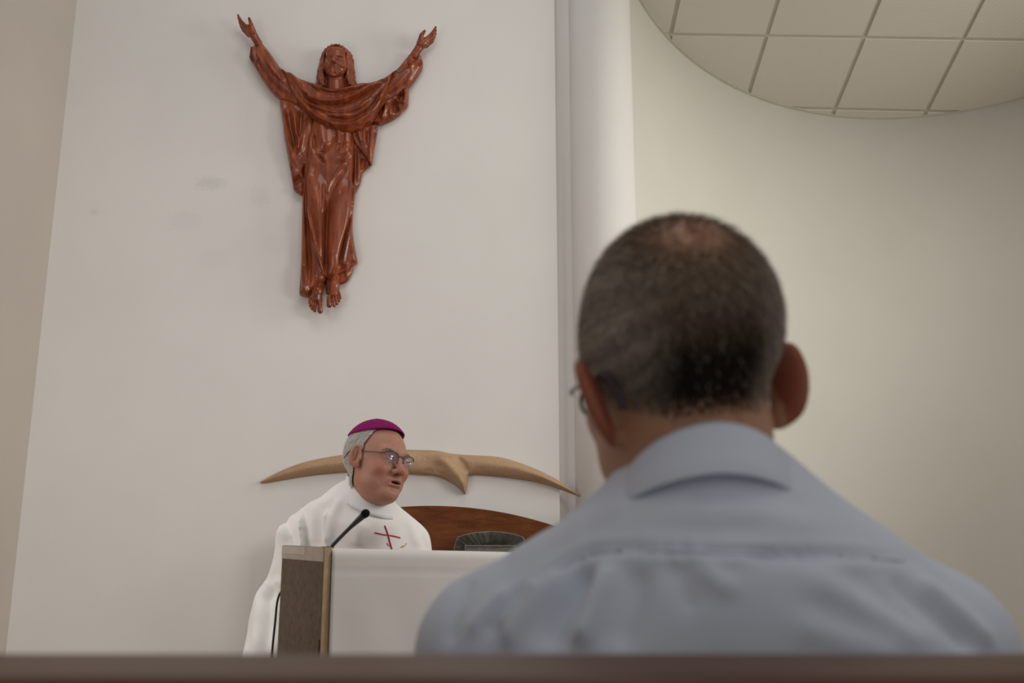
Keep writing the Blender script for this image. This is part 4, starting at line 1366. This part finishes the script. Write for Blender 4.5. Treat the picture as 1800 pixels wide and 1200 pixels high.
    ring_band('collar', cc, 0.0690, 0.082, 0.004, -0.072, 0.034, 0.004, M['collar'], fa)
    ring_band('clerical_band', cc, 0.0645, 0.0670, 0.006, -0.03, 0.034, 0.003, M['black'], fa)

    # ---- white hair: close shell plus strands
    def toW(Lp): return C + S * (np.asarray(Lp) @ R.T)
    Nl = vnormals(L, F)
    cap_ax = np.array((-0.13, -0.02, 1.0)); cap_ax /= np.linalg.norm(cap_ax)
    cc_l = np.array((-0.012, 0, 0.034))
    capcos = ((L - cc_l) @ cap_ax)
    ear = (np.abs(y) > 0.0770) & (x > -0.022) & (x < 0.04) & (z < 0.046) & (z > -0.045)
    front = 0.026 - 0.35 * np.clip(0.02 - z, 0, 1) + 0.25 * np.clip(z - 0.04, 0, 1)
    temple = (x < front) & (z > -0.085) & ~((x > -0.016) & (z < 0.028))
    mask = (temple & ~ear & (capcos < 0.060)).astype(float)
    P, I = pick_roots(L, F, mask, 7000)
    nn = Nl[I]
    P = P + nn * 0.0045
    dd = np.tile(np.array((-0.75, 0.0, -0.65)), (len(P), 1)) + rng.normal(0, 0.12, (len(P), 3))
    dd -= nn * (dd * nn).sum(1, keepdims=True); dd /= np.linalg.norm(dd, axis=1, keepdims=True)
    hc = np.array((0.62, 0.60, 0.55)) * rng.uniform(0.75, 1.1, (len(P), 1))
    strands('hair', toW(P), dd @ R.T, nn @ R.T, rng.uniform(0.014, 0.026, len(P)), np.full(len(P), 0.0007), hc, M['hair'], person, 0.5, 0.22)
    # scalp shell beneath the strands
    keep = mask[F].min(1) > 0
    Fs = F[keep]; used = np.unique(Fs); mp = -np.ones(len(L), int); mp[used] = np.arange(len(used))
    sh = mesh_obj('hair_base', toW(L[used] + Nl[used] * 0.005), mp[Fs], M['hair'], person, colors=np.tile((0.50, 0.48, 0.43), (len(used), 1)))
    # eyebrows
    for s in (-1, 1):
        n = 160
        t = rng.random(n)
        Lp = np.stack([0.098 - 0.016 * t ** 2, s * (0.016 + 0.032 * t), 0.030 + 0.004 * np.sin(t * 3)], 1) + rng.normal(0, 0.0012, (n, 3))
        dd = np.tile(np.array((-0.2, s * 0.9, 0.1)), (n, 1)); nn = np.tile(np.array((0.95, s * 0.2, 0.2)), (n, 1))
        strands('eyebrow', toW(Lp), dd @ R.T, nn @ R.T, rng.uniform(0.005, 0.009, n), np.full(n, 0.0005), np.tile((0.40, 0.36, 0.32), (n, 1)), M['hair'], person, 0.4, 0.3)

    # ---- skullcap: eight silk panels following the skull
    a3 = np.array((0, 1.0, 0)); b3 = np.cross(cap_ax, a3); b3 /= np.linalg.norm(b3); a3 = np.cross(b3, cap_ax)
    rr = np.array((0.098, 0.077, 0.088))
    nr_, na = 22, 96
    amax = math.radians(58)
    Vc, Fc = [], []
    def cap_pt(th, ph, off):
        seam = 0.0012 * abs(math.sin(4 * ph)) ** 0.35
        d = cap_ax * math.cos(th) + (a3 * math.cos(ph) + b3 * math.sin(ph)) * math.sin(th)
        t = 1 / math.sqrt(((d / rr) ** 2).sum())
        peak = 0.004 * math.exp(-(th / 0.12) ** 2)
        return cc_l + d * (t + off + seam + peak)
    for lay, off in ((0, 0.0115), (1, 0.0070)):
        for i in range(nr_ + 1):
            th = amax * i / nr_
            for k in range(na):
                Vc.append(cap_pt(max(th, 1e-3), 2 * math.pi * k / na, off))
    def idx(l, i, k): return l * (nr_ + 1) * na + i * na + k % na
    for i in range(nr_):
        for k in range(na):
            Fc.append([idx(0, i, k), idx(0, i + 1, k), idx(0, i + 1, k + 1), idx(0, i, k + 1)])
            Fc.append([idx(1, i, k + 1), idx(1, i + 1, k + 1), idx(1, i + 1, k), idx(1, i, k)])
    for k in range(na):
        Fc.append([idx(0, nr_, k), idx(1, nr_, k), idx(1, nr_, k + 1), idx(0, nr_, k + 1)])
    cp = mesh_obj('skullcap', toW(Vc), Fc, M['cap'], None, True, origin=toW([cc_l + cap_ax * 0.08])[0])
    tag(cp, 'magenta silk skullcap on the head of the speaker in white', 'skullcap')

    # ---- spectacles
    sp = empty('spectacles', toW([(0.105, 0, 0.012)])[0], 'thin dark half-rim spectacles worn by the speaker in white', 'spectacles')
    for s in (-1, 1):
        def lp(u, v):  # lens plane: u outwards, v up
            return (0.1075 - 0.010 * (abs(u) / 0.05) ** 1.6 + 0.10 * v * 0.0, s * (0.0095 + u), 0.012 + v)
        out = [(0.0, 0.004), (0.004, 0.010), (0.016, 0.0145), (0.030, 0.0140), (0.042, 0.0115), (0.0455, 0.006), (0.043, -0.006), (0.036, -0.0155), (0.024, -0.0195), (0.012, -0.0185), (0.004, -0.0125), (0.0005, -0.004)]
        ring = [np.array(q) for q in smooth_path(out + [out[0]], 4)][:-1]
        W3 = [toW([lp(u, v)])[0] for u, v in ring]
        n = len(W3)
        c = toW([lp(0.023, -0.002)])[0]
        nrm = (R @ np.array((1, 0, 0))) * 0.0012
        Vl = [c + nrm * 0.5] + [w for w in W3] + [c - nrm * 0.5] + [w - nrm * 0.4 for w in W3]
        Fl = [[0, 1 + i, 1 + (i + 1) % n] for i in range(n)] + [[n + 1, n + 2 + (i + 1) % n, n + 2 + i] for i in range(n)] + [[1 + i, n + 2 + i, n + 2 + (i + 1) % n, 1 + (i + 1) % n] for i in range(n)]
        mesh_obj('lens', Vl, Fl, M['lens'], sp)
        # upper rim only, from the nose round the top to the hinge
        top = [toW([lp(u, v)])[0] for u, v in smooth_path([(0.002, -0.010), (0.0, 0.002), (0.004, 0.0102), (0.016, 0.0148), (0.030, 0.0143), (0.0425, 0.0117), (0.046, 0.006)], 5)]
        tube('rim', top, 0.00125, M['frame'], sp, 8)
        hinge = lp(0.046, 0.007)
        ta = [hinge, (hinge[0] - 0.012, s * 0.0635, 0.018), (0.05, s * 0.0745, 0.020), (0.0, s * 0.0815, 0.022), (-0.028, s * 0.0835, 0.020), (-0.048, s * 0.0815, 0.002)]
        tube('temple_arm', smooth_path([toW([q])[0] for q in ta], 6), 0.0013, M['frame'], sp, 8)
        pad = [toW([q])[0] for q in ((0.108, s * 0.0095, 0.008), (0.1045, s * 0.0105, 0.001), (0.103, s * 0.0115, -0.004))]
        tube('nose_pad', pad, 0.0013, M['frame'], sp, 8)
    tube('bridge', smooth_path([toW([q])[0] for q in ((0.1075, -0.0100, 0.016), (0.1105, 0, 0.0185), (0.1075, 0.0100, 0.016))], 5), 0.0012, M['frame'], sp, 8)
    return person
priest()

# ------------------------------------------------------------------ seated man seen from behind
def man():
    th = math.radians(14)
    R = frame_from((-math.sin(th), math.cos(th), 0), -1, -8)
    C = at(1196, 648, 0.815)
    S = 0.96
    opt = dict(ear_z=-0.021, half=0.0755, top=0.086, neck=(-0.012, 0.012, -0.20), neck_r=(0.058, 0.056), ear_out=27, ear_roll=-16, ear_s=1.04, mouth=False, jowl=0.026)
    V, F = grid_sdf((-0.125, -0.125, -0.21), (0.145, 0.125, 0.14), 0.0029, lambda p: head_sdf(p, opt))
    V = vsmooth(V, F, 1, 0.4)
    L = V.copy()
    x, y, z = L.T
    Nl = vnormals(L, F)
    # neck crease
    cr = -0.0035 * np.exp(-((z + 0.083 + 0.12 * (np.abs(y)) ** 1.3) / 0.004) ** 2) * (x < -0.01) * (np.abs(y) < 0.05)
    L = L + Nl * cr[:, None]
    x, y, z = L.T
    ear = (np.abs(y) > 0.074) & (x > -0.058) & (x < 0.02) & (z < 0.022) & (z > -0.080)
    hairline = -0.050 + 0.030 * np.clip((np.abs(y) - 0.03) / 0.04, 0, 1) ** 2
    hm = np.clip((z - hairline) / 0.03, 0, 1) * np.clip((0.055 - x) / 0.02, 0, 1) * (~ear)
    crown = np.exp(-(((x + 0.075) / 0.070) ** 2 + ((y - 0.006) / 0.052) ** 2 + ((z - 0.088) / 0.036) ** 2))
    topm = np.clip((z - 0.075) / 0.04, 0, 1)
    thin = np.clip(1 - 1.02 * crown - 0.10 * topm, 0.09, 1)
    scalp = np.array((0.085, 0.058, 0.042))
    col = np.tile(SKIN_MAN, (len(L), 1))
    k = (hm * np.clip(thin * 1.1 - 0.1, 0, 1) * 0.8)[:, None]
    col = col * (1 - k) + scalp * k
    e = ear.astype(float)[:, None] * 0.85
    col = col * (1 - e) + np.array((0.28, 0.062, 0.032)) * e  # ears' own red plus the glow of light through them, as tint
    toW = lambda q: C + S * (np.asarray(q) @ R.T)
    Wh = toW(L)

    # body under the clothes, hands on the thighs
    cx = 0.157
    def core(p):
        d = sd_cap(p, (cx - 0.01, 0.82, 1.20), (cx, 0.84, 1.06), 0.045, 0.05)
        d = smin(d, sd_ell(p, (cx, 0.84, 0.93), (0.15, 0.085, 0.24)), 0.05)
        d = smin(d, sd_ell(p, (cx, 0.83, 0.58), (0.16, 0.10, 0.11)), 0.06)
        for s in (-1, 1):
            d = smin(d, sd_chain(p, [(cx + s * 0.165, 0.84, 1.07), (cx + s * 0.20, 0.92, 0.80), (cx + s * 0.11, 1.10, 0.66)], [0.042, 0.036, 0.026], 0.02), 0.04)
        return d
    CV, CF = grid_sdf((-0.13, 0.68, 0.44), (0.45, 1.16, 1.26), 0.014, core)
    parts = [(Wh, F, col), (CV, CF, SKIN_MAN)]
    for s in (-1, 1):
        w = (cx + s * 0.11, 1.10, 0.66)
        lo = np.array(w) - (0.16, 0.06, 0.12); hi = np.array(w) + (0.16, 0.24, 0.10)
        hv, hf = grid_sdf(lo, hi, 0.006, lambda p: hand_sdf(p, w, (-s * 0.10, 0.95, -0.25), (0, 0.25, 0.95), s))
        parts.append((hv, hf, SKIN_MAN))
    V_, F_, C_ = join(parts)
    person = mesh_obj('person', V_, F_, M['skin'], None, True, origin=(cx, 0.83, 0.455), colors=C_)
    tag(person, 'person in pale blue shirt with short hair seated in the pew, seen from behind', 'person')

    # ---- hair
    mask = hm * thin * (~ear)
    n = 46000
    P, I = pick_roots(L, F, mask, n)
    nn = Nl[I]
    wh = np.array((-0.055, 0.0, 0.105))
    out = P - wh
    dd = out / (np.linalg.norm(out, axis=1, keepdims=True) + 1e-6) * 0.6 + np.array((0, 0, -0.75)) * np.clip(1.2 - (P[:, 2:3] + 0.0) * 9, 0.1, 1) + rng.normal(0, 0.28, (n, 3))
    dd -= nn * (dd * nn).sum(1, keepdims=True); dd /= np.linalg.norm(dd, axis=1, keepdims=True)
    side = np.clip((np.abs(P[:, 1] - 0.012) - 0.026) / 0.036, 0, 1)
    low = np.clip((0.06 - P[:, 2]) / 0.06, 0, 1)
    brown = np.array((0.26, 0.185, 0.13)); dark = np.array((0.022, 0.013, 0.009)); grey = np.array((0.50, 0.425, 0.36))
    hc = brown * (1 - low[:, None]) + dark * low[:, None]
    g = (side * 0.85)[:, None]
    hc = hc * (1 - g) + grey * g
    hc = hc * rng.uniform(0.55, 1.45, (n, 1)) ** 1.2
    an = np.arctan2(P[:, 1], P[:, 2] - 0.05)
    hc *= (1 + 0.35 * np.sin(an * 17 + 2 * np.sin(P[:, 2] * 60)) * np.sin(an * 41 + P[:, 2] * 90))[:, None]
    gsel = rng.random(n) < 0.03 + 0.10 * side
    hc[gsel] = grey * 0.9
    zz = P[:, 2]
    ln = np.where(zz > 0.02, 0.015, 0.015 - 0.011 * np.clip((0.02 - zz) / 0.07, 0, 1)) * rng.uniform(0.7, 1.2, n)
    ln *= 1 - 0.25 * side
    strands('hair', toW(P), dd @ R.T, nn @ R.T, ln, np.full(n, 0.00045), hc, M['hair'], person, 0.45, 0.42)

    # ---- shirt
    zsh = 1.088
    def shirt(p):
        d = sd_cap(p, (cx - 0.165, 0.845, 1.062), (cx - 0.015, 0.815, 1.118), 0.056, 0.064)
        d = smin(d, sd_cap(p, (cx + 0.165, 0.845, 1.062), (cx + 0.02, 0.815, 1.126), 0.056, 0.066), 0.03)
        d = smin(d, sd_cap(p, (cx - 0.006, 0.800, 1.10), (cx - 0.008, 0.812, 1.170), 0.075, 0.064), 0.045)
        d = smin(d, sd_ell(p, (cx, 0.835, 0.95), (0.185, 0.125, 0.24)), 0.06)
        for s in (-1, 1):
            d = smin(d, sd_ell(p, (cx + s * 0.085, 0.785, 1.00), (0.085, 0.055, 0.10)), 0.04)
            d = smin(d, sd_chain(p, [(cx + s * 0.170, 0.848, 1.055), (cx + s * 0.205, 0.92, 0.80), (cx + s * 0.125, 1.06, 0.69)], [0.056, 0.052, 0.040], 0.02), 0.035)
        d = smin(d, sd_ell(p, (cx, 0.83, 0.66), (0.175, 0.12, 0.16)), 0.06)
        d = ssub(d, sd_cap(p, (cx - 0.010, 0.812, 1.235), (cx - 0.02, 0.815, 1.28), 0.050, 0.058), 0.004)
        return d
    SV, SF = grid_sdf((cx - 0.28, 0.66, 0.48), (cx + 0.28, 1.12, 1.25), 0.0048, shirt)
    N = vnormals(SV, SF)
    q, fw = proj(SV)
    fr = (N[:, 1] < 0.3).astype(float)
    seam = [(905, 1045), (960, 1008), (1010, 982), (1062, 967), (1200, 966), (1300, 970), (1400, 975), (1520, 978), (1610, 984)]
    folds = [(seam, -0.0045, 7, 0), ([(a, b + 15) for a, b in seam], 0.0030, 9, 0), ([(a, b - 14) for a, b in seam], 0.0022, 9, 0),
             ([(1075, 985), (1060, 1030), (1040, 1080), (1015, 1145)], 0.012, 17, 0), ([(1035, 985), (1005, 1040), (975, 1090), (960, 1145)], -0.012, 22, 0),
             ([(1000, 1000), (945, 1060), (905, 1110), (890, 1150)], 0.009, 15, 0), ([(960, 1020), (915, 1060), (870, 1105)], 0.008, 12, 0), ([(930, 1030), (885, 1075), (850, 1120)], -0.007, 10, 0),
             ([(900, 1030), (855, 1075), (825, 1120)], 0.006, 10, 0), ([(830, 1010), (800, 1070), (785, 1140)], -0.005, 12, 0), ([(1120, 990), (1110, 1060), (1085, 1145)], -0.007, 24, 0),
             ([(1230, 985), (1260, 1020), (1300, 1040)], 0.005, 16, 0), ([(1180, 980), (1200, 1030), (1215, 1080)], -0.004, 20, 0), ([(1300, 985), (1380, 985), (1460, 985)], -0.004, 12, 0),
             ([(1400, 1000), (1470, 1040), (1560, 1090), (1650, 1140)], 0.006, 26, 0), ([(1560, 1010), (1640, 1075), (1720, 1150)], -0.007, 16, 0), ([(1600, 1010), (1680, 1075), (1750, 1140)], 0.007, 15, 0),
             ([(1480, 1000), (1560, 1060), (1640, 1120)], -0.004, 20, 0), ([(1380, 1090), (1500, 1130), (1600, 1160)], 0.004, 26, 0), ([(1200, 900), (1330, 900), (1450, 930)], 0.0028, 22, 0), ([(1180, 870), (1330, 868), (1440, 890)], -0.003, 14, 0),
             ([(1000, 925), (1060, 905), (1110, 880)], 0.003, 16, 0), ([(1130, 925), (1240, 935), (1350, 930)], -0.0025, 18, 0), ([(880, 985), (960, 950), (1040, 930)], 0.003, 20, 0)]
    h = fold_height(q, folds) * fr
    SV = SV + N * h[:, None]
    SV = vsmooth(SV, SF, 1, 0.4)
    sh = mesh_obj('shirt', SV, SF, M['shirt'], person)
    tag(sh, 'pale blue cotton shirt with a yoke seam across the back')

    SURF[id(SV)] = proj(SV)
    sm_ = smooth_path([(a, b + 2) for a, b in seam], 8)
    tube('yoke_seam', [surf_pt(SV, SF, a, b, 0.0008) for a, b in sm_][2:-2], 0.0012, M['shirt'], sh, 8)

    # collar: standing band and the folded fall over it
    n = 96
    c = np.array((cx - 0.010, 0.806, 0))
    Vc, Fc = [], []
    prof = [(0.058, -0.030), (0.0592, -0.004), (0.0605, 0.000), (0.0630, 0.0015), (0.0650, -0.002), (0.0675, -0.012), (0.0710, -0.024), (0.0738, -0.0355), (0.0734, -0.0375), (0.0715, -0.0360), (0.0688, -0.024), (0.0650, -0.012), (0.0640, -0.018), (0.0630, -0.030)]
    m = len(prof)
    zb = 1.2205
    for k_ in range(n + 1):
        a = -math.pi / 2 + 2 * math.pi * k_ / n       # starts at the back
        back = 0.5 - 0.5 * math.sin(a)               # 1 at the back, 0 at the front
        drop = 0.070 * (1 - back) ** 0.9
        for r, dz in prof:
            Vc.append((c[0] + r * 1.0 * math.cos(a), c[1] + r * 1.05 * math.sin(a), zb - drop + dz * (1 - 0.45 * (1 - back))))
    for k_ in range(n):
        for j in range(m):
            Fc.append([k_ * m + j, k_ * m + (j + 1) % m, (k_ + 1) * m + (j + 1) % m, (k_ + 1) * m + j])
    mesh_obj('shirt_collar', Vc, Fc, M['shirt'], sh)

    # ---- trousers and shoes, below the ledge of the pew
    def trou(p):
        d = sd_ell(p, (cx, 0.84, 0.57), (0.175, 0.125, 0.112))
        for s in (-1, 1):
            d = smin(d, sd_chain(p, [(cx + s * 0.085, 0.86, 0.545), (cx + s * 0.11, 1.27, 0.535)], [0.088, 0.068], 0.03), 0.05)
            d = smin(d, sd_chain(p, [(cx + s * 0.11, 1.27, 0.53), (cx + s * 0.11, 1.30, 0.12)], [0.068, 0.052], 0.03), 0.04)
        return d
    TV, TF = grid_sdf((cx - 0.24, 0.66, 0.05), (cx + 0.24, 1.40, 0.72), 0.012, trou)
    mesh_obj('trousers', TV, TF, M['trouser'], person)
    for s in (-1, 1):
        w = cx + s * 0.11
        hv, hf = grid_sdf((w - 0.07, 1.20, -0.01), (w + 0.07, 1.53, 0.13), 0.007, lambda p: np.maximum(smin(sd_cap(p, (w, 1.29, 0.05), (w, 1.46, 0.032), 0.045, 0.038), sd_cap(p, (w, 1.30, 0.05), (w, 1.30, 0.11), 0.042), 0.03), 0.003 - p[..., 2]))
        mesh_obj('shoe', hv, hf, M['leather'], person)

    # ---- spectacles: only the ends of the arms and the edge of one lens show
    sp = empty('eyeglasses', toW([(0.10, 0, 0.0)])[0], 'dark-armed eyeglasses hooked behind the ears of the person in the blue shirt', 'eyeglasses')
    for s in (-1, 1):
        ii = 0.0 if s > 0 else 0.010
        arm = [(0.108, s * 0.060, 0.002), (0.085, s * 0.0680, 0.002), (0.03, s * 0.0750, 0.0), (-0.018, s * (0.0770 - ii), 0.0), (-0.034, s * (0.0775 - ii), -0.006), (-0.046, s * (0.0755 - ii), -0.020), (-0.050, s * (0.073 - ii), -0.034)]
        if s < 0: arm = arm[:4]
        tp_ = smooth_path([toW([q_])[0] for q_ in arm], 6)
        tube('temple_arm', tp_, [0.0016 if i_ < 24 else 0.0026 for i_ in range(len(tp_))], M['frame'], sp, 8)
        ring = [toW([(0.108 - 0.012 * (u / 0.05) ** 2, s * (0.010 + u), v)])[0] for u, v in [(0.024 + 0.023 * math.cos(t), -0.008 + 0.017 * math.sin(t)) for t in np.linspace(0, 2 * math.pi, 40)[:-1]]]
        tube('rim', ring, 0.0015, M['frame'], sp, 8, closed=True)
        cn = np.mean(ring, 0); nv = R @ np.array((0.0006, 0, 0))
        nR = len(ring)
        mesh_obj('lens', [cn + nv] + [r + nv for r in ring] + [cn - nv] + [r - nv for r in ring], [[0, 1 + i, 1 + (i + 1) % nR] for i in range(nR)] + [[nR + 1, nR + 2 + (i + 1) % nR, nR + 2 + i] for i in range(nR)], M['lens'], sp)
    tube('bridge', smooth_path([toW([q_])[0] for q_ in ((0.108, -0.010, 0.0), (0.111, 0, 0.003), (0.108, 0.010, 0.0))], 5), 0.0015, M['frame'], sp, 8)
man()
